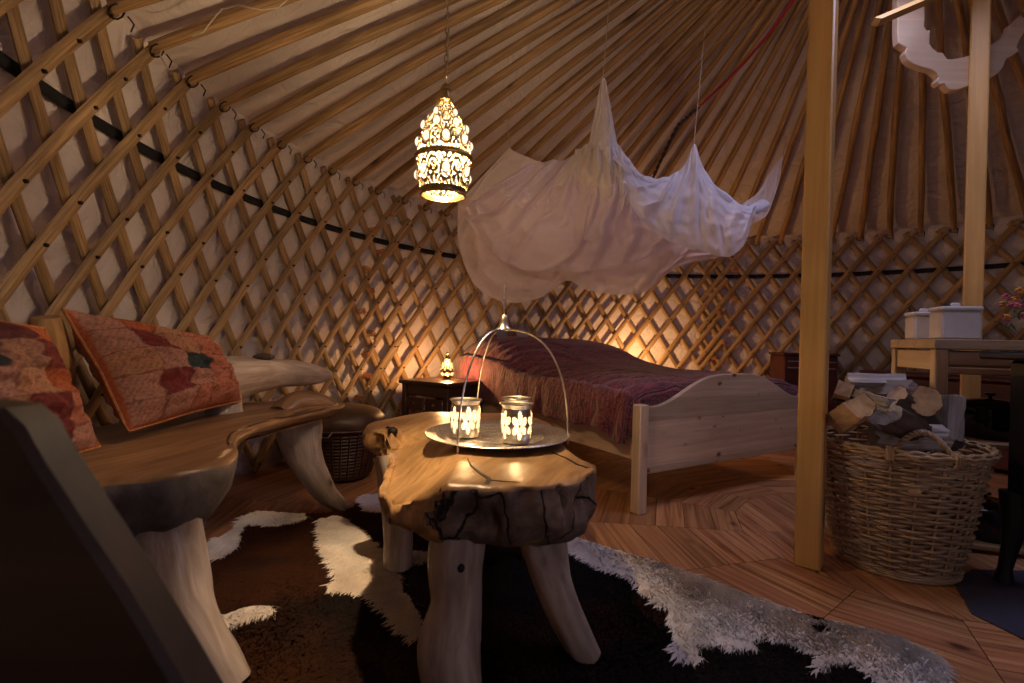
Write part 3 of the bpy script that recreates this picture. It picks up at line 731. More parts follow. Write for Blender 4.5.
limb([Vector(p)-bo for p in ((-1.29, 1.40, .40), (-1.29, 1.38, .58), (-1.28, 1.36, .72), (-1.27, 1.34, .83))], [.075, .070, .062, .035], 20, .2, .7).build('back_log', M['logtop'], ben, ang=70)
limb([Vector(p)-bo for p in ((-.98, 2.10, .46), (-.95, 2.18, .50), (-.87, 2.24, .495), (-.80, 2.27, .475))], [.05, .062, .05, .02], 16, .2, .8).build('armrest_stub', M['seat'], ben, ang=70)
b = MB(); b.ball(Vector((-1.075, 2.14, .70))-bo, .045, 10, .35); b.build('knot', M['bark'], ben)

# -------- patchwork cushions --------
SAL, PK, RED, DRD, TEAL, ORG, BRN, SND = (.44, .15, .09), (.40, .19, .14), (.17, .016, .016), (.10, .010, .014), (.012, .030, .034), (.42, .10, .03), (.30, .14, .09), (.42, .20, .11)
def cushion(label, BL, BR, TR, TL, thick, table, warp):
    BL, BR, TR, TL = map(Vector, (BL, BR, TR, TL)); c = (BL+BR+TR+TL)/4; root = thing('cushion', label, 'cushion', c, group=None)
    nrm = (BR-BL).cross(TL-BL).normalized(); nU = 90; cols = []
    b = MB(); R, C = len(table), len(table[0])
    for side in (1, -1):
        rows = []
        for i in range(nU+1):
            row = []
            for j in range(nU+1):
                u, v = j/nU, i/nU; p = BL*(1-u)*(1-v)+BR*u*(1-v)+TR*u*v+TL*(1-u)*v
                a, d = 2*u-1, 2*v-1; e = max(0, (1-a**4)*(1-d**4))**.72
                pull = .05*(1-abs(a*d))                     # edges bow inwards between the corners
                p = p+(c-p)*pull*(max(abs(a), abs(d))**3)
                w1 = noise.noise(Vector((u*3+warp, v*3, 0)))
                wr = .014*noise.noise(Vector((u*4+warp, v*9, 1)))+.010*noise.noise(Vector((u*13, v*14+warp, 2)))+.005*noise.noise(Vector((u*30, v*30, warp)))
                p = p+nrm*side*(thick*e+wr*e*1.5)
                row.append(p-c)
                uu = u+.05*w1+.02*math.sin(v*9+warp); vv = v+.05*noise.noise(Vector((u*3, v*3+warp, 4)))
                uu = min(max(uu, 0), .999); vv = min(max(vv, 0), .999)
                fi, fj = (1-vv)*R, uu*C; ii, jj = min(int(fi), R-1), min(int(fj), C-1); cl = table[ii][jj]
                de = min(fi-ii, 1-(fi-ii), fj-jj, 1-(fj-jj))
                if de < .035: cl = tuple(x*.45+y*.2 for x, y in zip(cl, RED))
                elif (int(u*80)+2*int(v*80)) % 5 == 0: cl = tuple(x*.6 for x in cl)
                if min(u, v, 1-u, 1-v) < .012: cl = ORG
                cols.append((*cl, 1))
            rows.append(row)
        if side < 0: rows = [r[::-1] for r in rows]; cols[-len(rows)*(nU+1):] = [x for i in range(nU+1) for x in cols[len(cols)-(nU+1)*(nU+1):][i*(nU+1):(i+1)*(nU+1)][::-1]]
        b.grid(rows)
    b.c = cols; b.build('cover', M['patch'], root, ang=180)
    b = MB(); P = []
    for (A, B_) in ((BL, BR), (BR, TR), (TR, TL), (TL, BL)):
        for k in range(14):
            u = k/14; p = A.lerp(B_, u); a = 2*u-1; p = p+(c-p)*.05*(1-abs(a)); P.append(p-c)
    b.tube(P, .004, 6, closed=True); b.build('piping', M['leather'], root)
    return root
cushion('puckered patchwork cushion with one dark teal patch, leaning on the bench',
        (-1.075, 1.39, .515), (-1.08, 1.98, .53), (-1.20, 1.94, .77), (-1.25, 1.37, .855), .09,
        [[PK, ORG, SND, SAL, SAL], [PK, RED, SND, SAL, SAL], [SND, PK, TEAL, SAL, SAL], [PK, RED, PK, SAL, SAL], [PK, PK, SAL, SAL, SAL]], .3)
cushion('patchwork cushion at the left edge of the photo with one long dark red patch',
        (-.90, .60, .52), (-.965, 1.16, .525), (-1.13, 1.19, .80), (-1.03, .66, .86), .06,
        [[SAL, TEAL, RED, DRD, ORG], [PK, SND, TEAL, BRN, RED], [SND, SAL, PK, SND, ORG], [SAL, PK, SND, RED, SAL], [SAL, SND, SAL, RED, PK]], 2.3)

# -------- near dark board (out of focus) --------
nb = thing('wooden_chair_side', 'dark weathered board of a seat close to the camera, blurred at lower left', 'chair', (-.40, .43, 0))
no = Vector((-.40, .43, 0))
O_ = [at(-60, 398, .46), at(20, 399, .46), at(48, 402, .46), at(66, 418, .46), at(84, 450, .46), at(120, 505, .46), at(160, 565, .46), at(205, 640, .46), at(240, 700, .46)]
poly = [(p.x, p.z) for p in O_]+[(-.20, .40), (-.20, .02), (-.64, .02), (-.64, .5)]
b = MB(); b.prism(poly, (Vector((0, .46, 0))-no, (1, 0, 0), (0, 0, 1)), .045, .006); b.build('side_board', M['near'], nb, ang=25)
b = MB(); b.box(-.18, .18, -.42, -.01, .36, .40); b.v = [(x-.05, y+.0, z) for x, y, z in b.v]; b.build('seat', M['near'], nb)

# -------- lidded wicker basket by the wall --------
dk = thing('lidded_basket', 'round dark wicker basket with a domed leather lid, between the bench and the bedside cabinet', 'basket', (-.955, 2.80, 0)); dk.scale = (1.08, 1.08, 1.02)
prof = [(.001, .012), (.135, .012), (.150, .02)]
for i in range(30):
    t = i/29; prof.append((.150+.055*t**.8+(.004 if i % 2 else -.002), .03+.26*t))
b = MB(); b.lathe(prof, 60); b.build('body', M['darkwicker'], dk)
b = MB()
for k in range(30):
    a = 2*PI*k/30; b.tube([(math.cos(a)*(.154+.055*t**.8), math.sin(a)*(.154+.055*t**.8), .03+.27*t) for t in (0, .3, .6, 1)], .005, 5)
b.build('stakes', M['darkwicker'], dk)
b = MB(); b.lathe([(.215, .285), (.222, .295), (.224, .315), (.218, .345), (.19, .375), (.13, .395), (.06, .405), (.001, .408)], 56, lump=.03); b.build('lid', M['hide'], dk, ang=180)
b = MB(); b.tube([(math.cos(a)*.217, math.sin(a)*.217, .287) for a in np.linspace(0, 2*PI, 40, endpoint=False)], .007, 6, closed=True); b.build('rim', M['hide'], dk)
b = MB(); b.tube([(-.03, -.218, .29), (-.015, -.235, .265), (.015, -.235, .265), (.03, -.218, .29)], .005, 6); b.build('latch', M['steel'], dk)

# -------- bedside cabinet --------
ns = thing('bedside_cabinet', 'small dark carved wooden bedside cabinet under the lit filigree lamp', 'cabinet', (-.49, 3.56, 0), math.radians(-33))
b = MB(); b.box(-.235, .235, -.215, .215, .475, .502, bev=.006); b.build('top', M['dark'], ns)
b = MB(); b.box(-.205, .205, -.185, .185, .395, .475); b.box(-.205, .205, -.185, .185, .10, .13)
b.box(-.205, .205, .17, .185, .13, .395)
b.build('body', M['dark'], ns)
for sx in (-1, 1):
    for sy in (-1, 1):
        b = MB(); b.box(sx*.195-.02, sx*.195+.02, sy*.175-.02, sy*.175+.02, 0, .475, axis=2); b.build('leg', M['dark'], ns)
for k in range(2):
    x = (-.09, .09)[k]; b = MB(); b.box(x-.08, x+.08, -.197, -.185, .30, .385); d_ = b.build('drawer', M['dark'], ns)
    b = MB(); b.ball((x, -.203, .343), .010, 8); b.build('knob', M['brass'], d_)
b = MB(); b.box(-.018, .018, -.195, -.16, .13, .30, axis=2); b.build('divider', M['dark'], ns)

# -------- filigree shells --------
def vase_keep(n, bands):
    def kp(a, z):
        for (z0, z1, cnt, kind, ph) in bands:
            if z0 <= z <= z1:
                u = (a*cnt+ph) % 1.0-.5; v = (z-z0)/(z1-z0)*2-1
                if kind == 'drop':    # teardrop opening with a ring of leaves round it
                    w = .26*(1-v*.55); d = (u/w)**2+(v/.80)**2
                    if d < .55: return False
                    if d < 1.0: return True
                    return not (abs(math.sin((u*4+v*1.6)*PI)) > .62 and abs(u) > .3)
                if kind == 'petal':
                    th = math.atan2(v, u*1.9); r = math.hypot(u*1.9, v); return not (r < .36+.60*abs(math.cos(3*th+PI/2))**.7 and r > .12)
                if kind == 'scroll':   # openwork tendrils round a teardrop, a tulip between
                    w = .24*(1-v*.4); d = (u/w)**2+(v/.72)**2
                    if d < .62: return False
                    if d < 1.15: return True
                    if abs(v) > .96: return True
                    au = .5-abs(u); th = math.atan2(v+.2, au*3.2); r = math.hypot(au*3.2, v+.2)
                    if r < .62: return abs(math.sin(2.5*th+.3)) > .45 or r < .15   # leaf blades
                    return abs(math.sin(r*8.5+u*3)) < .72
                if kind == 'lace': return (math.sin(u*2*PI*2)+math.sin(v*PI*2.2)) > -.15
        return True
    return kp
def lantern(loc, label, H, chain_top=None):
    k = H/.335; root = thing('hanging_lantern', label, 'lantern', loc)
    prof = []
    ctl = [(0, .066), (.012, .067), (.022, .071), (.05, .077), (.09, .080), (.108, .083), (.116, .087), (.122, .083), (.15, .080), (.19, .070), (.225, .055), (.26, .037), (.285, .022), (.305, .012), (.325, .010)]
    for i in range(110):
        z = .325*i/109
        for (z0, r0), (z1, r1) in zip(ctl, ctl[1:]):
            if z0 <= z <= z1: prof.append(((r0+(r1-r0)*(z-z0)/(z1-z0))*k, z*k)); break
    bands = [(.018*k, .108*k, 7, 'scroll', 0), (.124*k, .196*k, 8, 'scroll', .25), (.196*k, .250*k, 7, 'scroll', 0), (.250*k, .292*k, 5, 'scroll', 0)]
    b = MB(); b.lathe(prof, 150, keep=vase_keep(7, bands)); o = b.build('filigree_shade', M['brass'], root)
    md = o.modifiers.new('s', 'SOLIDIFY'); md.thickness = .0015
    b = MB(); b.lathe([(r-.006*k, z) for r, z in prof if .006*k < z < .285*k and r > .014], 60); b.build('glass_liner', M['lampglass'], root)
    for z, r in ((.003, .067), (.116, .086), (.292, .020)):
        b = MB(); b.tube([(math.cos(a)*r*k, math.sin(a)*r*k, z*k) for a in np.linspace(0, 2*PI, 36, endpoint=False)], .0035*k, 8, closed=True); b.build('rim_ring', M['brass'], root)
    n = 0
    for (z, r, cnt, ph, sz) in ((.066, .079, 7, .5, .011), (.160, .077, 8, .25, .011), (.205, .064, 7, 0, .0105), (.242, .047, 5, .4, .008)):
        for q in range(cnt):
            a = 2*PI*(q+ph)/cnt; b = MB(); c = Vector((math.cos(a)*r*k, math.sin(a)*r*k, z*k)); b.ball(c, sz*k, 8, 1.35); b.build('glass_drop', M['dropglass'], root)
            b = MB(); t = Vector((-math.sin(a), math.cos(a), 0)); b.tube([c+t*math.cos(x)*sz*1.12*k+Vector((0, 0, 1))*math.sin(x)*sz*1.5*k for x in np.linspace(0, 2*PI, 14, endpoint=False)], .0018*k, 5, closed=True); b.build('drop_bezel', M['brass'], root); n += 1
    b = MB(); b.ball((0, 0, .14*k), .024*k, 10, 1.2); b.build('bulb', M['bulb'], root)
    b = MB(); b.lathe([(.010*k, .32*k), (.016*k, .326*k), (.014*k, .335*k), (.004, .345*k)], 20); b.build('cap', M['brass'], root)
    if chain_top:
        b = MB(); z = .345*k; i = 0
        while z < chain_top-loc[2]:
            d = Vector((1, 0, 0)) if i % 2 else Vector((0, 1, 0)); c = Vector((0, 0, z+.011))
            b.tube([c+d*math.cos(x)*.0055+Vector((0, 0, 1))*math.sin(x)*.013 for x in np.linspace(0, 2*PI, 10, endpoint=False)], .0014, 4, closed=True); z += .0215; i += 1
        b.build('chain', M['brass'], root)
        b = MB(); b.tube([(.004*math.sin(x*9), .004*math.cos(x*7), .34*k+x*(chain_top-loc[2]-.34*k)) for x in np.linspace(0, 1, 30)], .0022, 5); b.build('flex', M['rope'], root)
    return root
LP = at(443, 197, 1.5); zt = roofz(math.hypot(LP.x-CX, LP.y-CY))-.02
lantern((LP.x, LP.y, LP.z), 'lit brass filigree lantern with glass drops hanging on a chain from the roof poles', .335, zt)

bl_ = thing('bedside_lamp', 'small lit filigree lamp standing on the dark bedside cabinet', 'lamp', (-.468, 3.60, .502))
prof = [(.022, 0), (.030, .006), (.024, .012), (.040, .022), (.048, .040), (.050, .058), (.049, .062), (.045, .080), (.034, .115), (.021, .150), (.012, .172), (.008, .18)]
pf = []
for i in range(60):
    z = .18*i/59
    for (r0, z0), (r1, z1) in zip(prof, prof[1:]):
        if z0 <= z <= z1: pf.append((r0+(r1-r0)*(z-z0)/(z1-z0+1e-9), z)); break
b = MB(); b.lathe(pf, 80, keep=vase_keep(6, [(.026, .056, 7, 'petal', 0), (.066, .125, 7, 'drop', 0), (.128, .150, 6, 'lace', 0)])); b.build('filigree_shade', M['brass'], bl_)
b = MB(); b.lathe([(r-.003, z) for r, z in pf if z > .03 and r > .01], 30); b.build('glass_liner', M['lampbulbglass'], bl_)
b = MB(); b.ball((0, 0, .19), .009, 8); b.build('finial', M['brass'], bl_)

# -------- tray --------
TC = Vector((-.040, 1.625, .482)); TR_ = .238
tr = thing('hanging_tray', 'round engraved silver tray with an arched three-wire handle, standing on the log table', 'tray', TC)
prof = [(.001, 0), (.05, .0), (.052, .0012), (.056, 0), (.10, 0), (.103, .0015), (.106, 0), (.15, .0), (.153, .0015), (.157, 0), (.188, .001), (.197, .007), (.205, .008), (.228, .011), (.236, .014), (.239, .012), (.236, .009), (.205, .004), (.19, -.002), (.001, -.002)]
m, nt, bb = mat('engraved_silver'); L = nt.links.new
tc = N(nt, 'ShaderNodeTexCoord'); vo = N(nt, 'ShaderNodeTexVoronoi', Scale=85.0, feature='DISTANCE_TO_EDGE'); L(tc.outputs['Object'], vo.inputs['Vector'])
L(ramp(nt, vo.outputs['Distance'], [(.03, (.36, .32, .27)), (.10, (.70, .66, .60))]), bb.inputs['Base Color']); bb.inputs['Metallic'].default_value = 1; bb.inputs['Roughness'].default_value = .36
bp = N(nt, 'ShaderNodeBump', Strength=.35, Distance=.001); L(vo.outputs['Distance'], bp.inputs['Height']); L(bp.outputs[0], bb.inputs['Normal']); M['engraved'] = m
b = MB(); b.lathe(prof, 90); b.build('plate', M['engraved'], tr)
b = MB()
for a in (0, 2*PI/3, 4*PI/3): b.ball((.1*math.cos(a+.5), .1*math.sin(a+.5), -.006), .008, 8, .8)
b.build('feet', M['metal'], tr)
top = Vector((.012, 0, .352))
for a in (math.radians(-118), math.radians(1), math.radians(112)):
    d = Vector((math.cos(a), math.sin(a), 0)); P = []
    for k in range(22):
        t = k/21*PI/2; P.append(Vector((top.x*(math.sin(t)**2), 0, 0))+d*(.232*math.cos(t)**.75)+Vector((0, 0, .010+.342*math.sin(t))))
    P.insert(0, P[0]+Vector((0, 0, -.03)))
    b = MB(); b.tube(P, .0032, 8); b.build('handle_wire', M['metal'], tr)
b = MB(); b.lathe([(.024, 0), (.026, .004), (.018, .012), (.014, .03), (.011, .045), (.004, .052), (.001, .054)], 24, (top.x, 0, top.z-.002)); b.build('bell_cap', M['metal'], tr)
b = MB(); b.tube([(top.x, 0, top.z+.05), (top.x, 0, top.z+.10)], .003, 6)
for i in range(3):
    c = Vector((top.x, 0, top.z+.085+i*.024)); d = Vector((1, 0, 0)) if i % 2 else Vector((.3, .9, 0))
    b.tube([c+d*math.cos(x)*.006+Vector((0, 0, 1))*math.sin(x)*.014 for x in np.linspace(0, 2*PI, 12, endpoint=False)], .002, 5, closed=True)
b.build('hook', M['metal'], tr)

# -------- candle holders --------
def holder():
    root = thing('candle_holder', 'x', 'candle holder')
    pf = [(.001, .002), (.034, .002), (.038, .004)]
    ctl = [(.004, .040), (.02, .043), (.05, .046), (.085, .045), (.100, .041), (.108, .045), (.112, .047)]
    for i in range(64):
        z = .004+.108*i/63
        for (z0, r0), (z1, r1) in zip(ctl, ctl[1:]):
            if z0 <= z <= z1+1e-9: pf.append((r0+(r1-r0)*(z-z0)/(z1-z0), z)); break
    b = MB(); b.lathe(pf, 110, keep=vase_keep(5, [(.012, .097, 6, 'petal', 0)])); o = b.build('filigree_cup', M['metal'], root)
    md = o.modifiers.new('s', 'SOLIDIFY'); md.thickness = .0012
    b = MB(); b.lathe([(r-.0035, z) for r, z in pf if .006 < z < .098 and r > .03], 40); b.build('glass_liner', M['candleglass'], root)
    b = MB(); b.tube([(math.cos(a)*.047, math.sin(a)*.047, .112) for a in np.linspace(0, 2*PI, 36, endpoint=False)], .0025, 6, closed=True); b.build('rim_ring', M['metal'], root)
    b = MB(); b.lathe([(.001, .006), (.019, .006), (.019, .022), (.001, .022)], 20); b.build('tea_light', M['wax'], root)
    b = MB(); b.lathe([(.0005, .024), (.005, .032), (.0045, .040), (.0005, .056)], 10); b.build('flame', M['flame'], root)
    return root
h0 = holder(); hs = [(-.145, 1.60, 'candle holder with silver cut-out leaves on the left of the tray, by itself', .3), (.020, 1.53, 'front one of the two glowing candle holders close together on the tray', 1.25), (.022, 1.685, 'glowing candle holder standing behind another on the tray', .9)]
hl = []
for i, (x, y, lab, rz) in enumerate(hs):
    o = h0 if i == 0 else copy_tree(h0); o.location = (x, y, TC.z+.0005); o.rotation_euler.z = rz; o.scale = (1.08,)*3; o['label'] = lab; o['group'] = 'candle holders on the silver tray'; hl.append((x, y))

# ======================= BED =======================
bd = thing('bed', 'pale knotty pine bed with an arched footboard and square foot posts', 'bed', (.615, 2.325, 0), math.atan2(.52, .854))
W, Ln = 1.40, 1.97
b = MB(); b.box(-.028, .028, -.028, .028, 0, .512, axis=2, bev=.005); b.build('foot_post', M['pine'], bd)
b = MB(); b.box(W-.028, W+.028, -.028, .028, 0, .512, axis=2, bev=.005); b.build('foot_post', M['pine'], bd)
arch = [(.028, .18), (W-.028, .18), (W-.028, .500)]
for i in range(1, 30):
    x = W-.028-(W-.056)*i/30; u = abs(x-W/2)/(W/2-.03); 
    h = .500 if u > .93 else .500+.148*(.5+.5*math.cos(PI*min(1, max(0, (u-.04)/.90)**1.4)))
    arch.append((x, h))
arch.append((.028, .500))
b = MB(); b.prism(arch, ((0, .012, 0), (1, 0, 0), (0, 0, 1)), .026, .004); fb = b.build('footboard', M['panel'], bd, ang=25)
for x in (0, W):
    b = MB(); b.box(x-.013, x+.013, .028, Ln-.03, .245, .376, axis=1); b.build('side_rail', M['pine'], bd)
for x in (0, W):
    b = MB(); b.box(x-.028, x+.028, Ln-.028, Ln+.028, 0, .62, axis=2); b.build('head_post', M['pine'], bd)
b = MB(); b.box(.028, W-.028, Ln-.012, Ln+.012, .25, .62, axis=0); b.build('headboard', M['pine'], bd)
b = MB(); b.box(.02, W-.02, .03, Ln-.02, .255, .275); b.build('slat_base', M['pine'], bd)
b = MB(); b.box(W*.5-.03, W*.5+.03, .6, .66, 0, .26, axis=2); b.build('centre_leg', M['pine'], bd)
BM = Matrix.Translation(bd.location) @ Matrix.Rotation(bd.rotation_euler.z, 4, 'Z')
mt = thing('mattress', 'white mattress lying in the pine bed beneath the dark red spread', 'mattress', bd.location, bd.rotation_euler.z)
b = MB(); b.box(.022, W-.022, .04, Ln-.03, .28, .50, bev=.035); b.build('cover', M['mattress'], mt)
sp = thing('bedspread', 'dark red and purple patterned bedspread heaped over pillows and hanging down the side', 'bedspread', bd.location, bd.rotation_euler.z)
def top_h(x, y):
    base = .560+.055*math.exp(-((x-W/2)/.75)**4)+.012*noise.noise(Vector((x*3, y*3, 0)))
    base -= .015*max(0, 1-y/.25)                                   # dips behind the footboard
    hump = .200*(1/(1+math.exp(-(y-1.20)/.11)))*(1/(1+math.exp((x-1.22)/.055)))*(1/(1+math.exp(-(x+.02)/.05)))
    return base+hump*(1-.10*max(0, (y-1.7)/.3))+.012*noise.noise(Vector((x*7, y*7, 3)))
rows = []; 
nx_, ny_ = 150, 150
for j in range(ny_+1):
    y = .032+(Ln-.05)*max(0, j-12)/(ny_-12); row = []; tuck = max(0, (12-j)/12)
    for i in range(nx_+1):
        s_ = -.30+(W+.60)*i/nx_                                     # arc coordinate: overhang both sides
        foldn = .5+.5*math.sin(y*26+2.2*noise.noise(Vector((y*2.5, 0, s_*2)))*3); fa = noise.noise(Vector((y*5, 1, 0)))
        if s_ < -.02 or s_ > W+.02:
            d = (-.02-s_) if s_ < 0 else (s_-W-.02); sg = -1 if s_ < 0 else 1
            L0 = .28*(1+.10*fa-.10*(y > 1.6))
            q = d/.28; zt_ = top_h(-.02 if sg < 0 else W+.02, y)
            low = (.365+.006*math.sin(y*9+2*fa)-.05*math.exp(-((y-.10)/.08)**2))
            z = zt_+(low-zt_)*min(1, q)
            out = .028+.020*math.sin(PI*min(q, 1)*.5)+.020*q*foldn
            x = (-out if sg < 0 else W+out)
            e_ = min(1, q*4); x = x*e_+((-.02 if sg < 0 else W+.02))*(1-e_); z -= .0
        else:
            x = s_; z = top_h(s_, y)
            ed = min(s_+.02, W+.02-s_); z -= .055*math.exp(-ed/.05)
        if s_ < .55: z += .007*math.sin(y*60+s_*18+4*noise.noise(Vector((y*4, s_*4, 0))))*(1 if s_ > 0 else .3)
        if tuck > 0: z = z-(z-.36)*tuck**1.3 if z > .36 else z; 
        elif y < .10: z -= .02*(1-(y-.032)/.068)**2
        row.append((x, y+(.008*tuck if tuck > 0 else 0), z))
    rows.append(row)
b = MB(); b.grid(rows)
b.g = [(x*1.0+(0 if abs(z) > 9 else 0), y, z*1.0) for x, y, z in b.v]
b.g = [(x-(.6-z if x < .02 else 0), y-(.6-z if y < .045 else 0), 0) for x, y, z in b.v]
so = b.build('cover', M['spread'], sp, ang=180); md = so.modifiers.new('s', 'SOLIDIFY'); md.thickness = .012; md.offset = 1
# lamp standing beyond the head of the bed, hidden by the heaped spread but lighting the lattice
l2 = thing('floor_lamp', 'lit lamp behind the bed, seen only as glow above the spread on the lattice wall', 'lamp', (1.22, 4.60, 0))
b = MB(); b.lathe([(.001, 0), (.08, 0), (.08, .012), (.012, .02), (.012, .42), (.001, .42)], 20); b.build('stand', M['brass'], l2)
b = MB(); b.lathe([(.055, .42), (.06, .50), (.05, .60), (.03, .64)], 24); b.build('shade', M['lampbulbglass'], l2)

# dark chests along the wall, right of the bed
ch = thing('dark_cabinet', 'dark wooden cabinet with two pale metal rails, right of the bed against the lattice', 'cabinet', (2.68, 4.38, 0), math.radians(-12))
b = MB(); b.box(-.30, .12, -.20, .20, 0, .73, bev=.01); b.build('body', M['maroon'], ch)
for z in (.62, .675):
    b = MB(); b.box(-.27, .10, -.212, -.204, z, z+.008, bev=.001); b.build('rail', M['steel'], ch)
b = MB(); b.box(-.31, .13, -.21, .21, .73, .75); b.build('top', M['maroon'], ch)
c2 = thing('low_chest', 'long dark red chest against the wall, behind the firewood basket', 'chest', (3.25, 3.45, 0), math.radians(-52))
b = MB(); b.box(-.62, .55, -.18, .18, .03, .60, bev=.012); b.build('body', M['maroon'], c2)
b = MB(); b.box(-.64, .57, -.20, .20, .60, .635, bev=.01); b.build('lid', M['maroon'], c2)

# ======================= LOG BASKET =======================
BX, BY = 1.463, 1.868; HB = .452
bk = thing('log_basket', 'tall round willow basket with two rope handles, filled with split firewood', 'basket', (BX, BY, 0))
def br(t): return .185+.079*t**.9
b = MB(); NSt = 22
for k in range(NSt):
    a = 2*PI*k/NSt; b.tube([(math.cos(a)*br(t), math.sin(a)*br(t), .01+(HB-.01)*t) for t in (0, .25, .5, .75, 1)], .0045, 6)
b.build('stakes', M['wicker'], bk)
rows_ = 33; b = MB()
for r in range(rows_):
    t = (r+.5)/rows_; z = .012+(HB-.02)*t; P = []; n = NSt*8
    for i in range(n):
        a = 2*PI*i/n; rr = br(t)+.0085*math.cos(a*NSt/2+PI*(r % 2)); P.append((math.cos(a)*rr, math.sin(a)*rr, z+.0022*math.sin(a*3+r*1.3)))
    b.tube(P, .0047+.0005*random.random(), 6, closed=True)
b.build('weave', M['wicker'], bk)
b = MB()
for q, (z, dr) in enumerate(((HB-.012, .012), (HB-.002, .016), (HB+.008, .010), (HB, .002))):
    n = 120; b.tube([(math.cos(a)*(br(1)+dr+.003*math.sin(a*30+q*2)), math.sin(a)*(br(1)+dr+.003*math.sin(a*30+q*2)), z+.003*math.cos(a*30+q*2)) for a in np.linspace(0, 2*PI, n, endpoint=False)], .0062, 6, closed=True)
b.build('rim', M['wicker'], bk)
b = MB()
for q in range(3):
    b.tube([(math.cos(a)*(br(0)+.008+.003*math.sin(a*24+q*2)), math.sin(a)*(br(0)+.008), .008+q*.008) for a in np.linspace(0, 2*PI, 100, endpoint=False)], .006, 6, closed=True)
b.lathe([(.001, .015), (.19, .015)], 30); b.build('base', M['wicker'], bk)
for a0, dz, in_ in ((math.radians(-112), .095, .0), (math.radians(68), .07, 0)):
    b = MB()
    for q in range(3):
        P = []
        for i in range(40):
            t = i/39; a = a0+(-.33+.66*t); h = math.sin(PI*t)**.7*dz; ph = t*34+q*2.1; r = br(1)+.006-.02*math.sin(PI*t)
            P.append((math.cos(a)*r+.0065*math.cos(ph), math.sin(a)*r+.0065*math.cos(ph), HB-.02+h+.0065*math.sin(ph)))
        b.tube(P, .0058, 6)
    for t in (0, 1):
        a = a0+(-.33+.66*t)
        for q in range(3): b.tube([(math.cos(a+.03*(q-1))*(br(1)+x), math.sin(a+.03*(q-1))*(br(1)+x), HB+z) for x, z in ((.0, .02), (.022, .005), (.022, -.02), (.006, -.035))], .005, 5)
    b.build('handle', M['wicker'], bk)
def firewood(label, c, d, ln, r, kind, m_cut, m_bark='bark', roll=0):
    c, d = Vector(c), Vector(d).normalized(); u = d.orthogonal().normalized(); v = d.cross(u); 
    root = thing('firewood_log', label, 'firewood', c, group=None)
    if kind == 'wedge': P2 = [(-.1, -.85), (.45, -.75), (.9, -.35), (1.0, .2), (.75, .7), (-.75, .45)]; bark_edges = (1, 2, 3)
    elif kind == 'square': P2 = [(-.72, -.62), (.70, -.68), (.76, .66), (-.66, .72)]; bark_edges = ()
    else: P2 = [(math.cos(a), math.sin(a)*.9) for a in np.linspace(0, 2*PI, 12, endpoint=False)]; bark_edges = tuple(range(12))
    cr, sr = math.cos(roll), math.sin(roll); P2 = [(x*cr-y*sr, x*sr+y*cr) for x, y in P2]; n = len(P2)
    sub = 8; pts = []
    for i in range(n):
        for k in range(sub):
            f = k/sub; a, e = P2[i], P2[(i+1) % n]; pts.append((a[0]*(1-f)+e[0]*f, a[1]*(1-f)+e[1]*f))
    nn = len(pts); seg = 14; vs = []; gs = []; off = random.random()*9
    for s_ in range(seg+1):
        t = s_/seg-.5
        for x, y in pts:
            w = 1+.14*noise.noise(Vector((x*2+off, y*2, t*3)))+.09*noise.noise(Vector((x*6+off, y*6, t*5)))
            p = u*(x*r*w)+v*(y*r*w)+d*(t*ln+(.012*noise.noise(Vector((x*3, y*3, off))) if s_ in (0, seg) else 0)); vs.append(p); gs.append((t*ln+off, x*r+off, y*r))
    b1, b2 = MB(), MB(); fc, fbk = [], []
    for s_ in range(seg):
        for k in range(nn):
            f = (s_*nn+k, s_*nn+(k+1) % nn, (s_+1)*nn+(k+1) % nn, (s_+1)*nn+k); (fbk if (k//sub) in bark_edges else fc).append(f)
    fc = fc+fbk+[tuple(range(nn))[::-1], tuple(seg*nn+k for k in range(nn))]
    b1.add(vs, fc, gs); b1.build('split_wood', M[m_cut], root, ang=35)
    if not fbk: return root
    if fbk: b2.add([p*1.0+(p-d*p.dot(d))*.04 for p in vs], fbk, gs); b2.build('bark', M[m_bark], root, ang=50)
    return root
z0 = HB
def bp_(px, py, dep): p = at(px, py, dep); return p
cam0 = Vector((0, 0, HC))
firewood('firewood log with orange-brown cut end, leftmost and lowest in the basket', at(846, 415, 1.72), (-.35, -1, .40), .24, .052, 'wedge', 'cut', roll=2.6)
firewood('squarish firewood block with a reddish cut end, at the upper left of the pile', at(843, 393, 1.86), (-.5, -.8, .25), .17, .036, 'square', 'cut', roll=.5)
firewood('pale firewood stick lying across the top of the pile', at(876, 381, 1.95), (1, -.25, .02), .20, .030, 'square', 'cutgrey', roll=.2)
firewood('small pale square-ended stick pointing forward near the top left of the pile', at(869, 397, 1.74), (.30, -.9, -.15), .15, .020, 'square', 'cutgrey', roll=.7)
firewood('short dark stick beside the small pale square-ended stick', at(858, 403, 1.80), (.2, -.9, -.1), .18, .030, 'wedge', 'bark', roll=1.2)
firewood('rough grey log behind the round cut log, at the top of the pile', at(888, 389, 1.92), (.3, -.9, .1), .18, .040, 'wedge', 'cutgrey', roll=1.5)
firewood('thick log with a round pale sawn end, top right of the pile', at(911, 401, 1.86), (-.25, -1, .12), .20, .055, 'round', 'cut', roll=.1)
firewood('big grey split log with an orange-brown end, slanting down in the middle of the basket', at(905, 425, 1.74), (-.78, -.35, .34), .30, .062, 'wedge', 'cutgrey', roll=.4)
firewood('smooth pale grey log seen through the front basket handle', at(908, 436, 1.74), (-1, .25, -.02), .22, .044, 'round', 'cutgrey', 'cutgrey')
firewood('dark barked log slanting down to the right side of the basket', at(925, 420, 1.82), (-.8, -.1, .6), .30, .040, 'round', 'cut')
firewood('upright barked log with a white patch, rightmost in the basket', at(952, 418, 1.80), (.12, .1, 1), .16, .040, 'wedge', 'cutgrey', roll=.3)
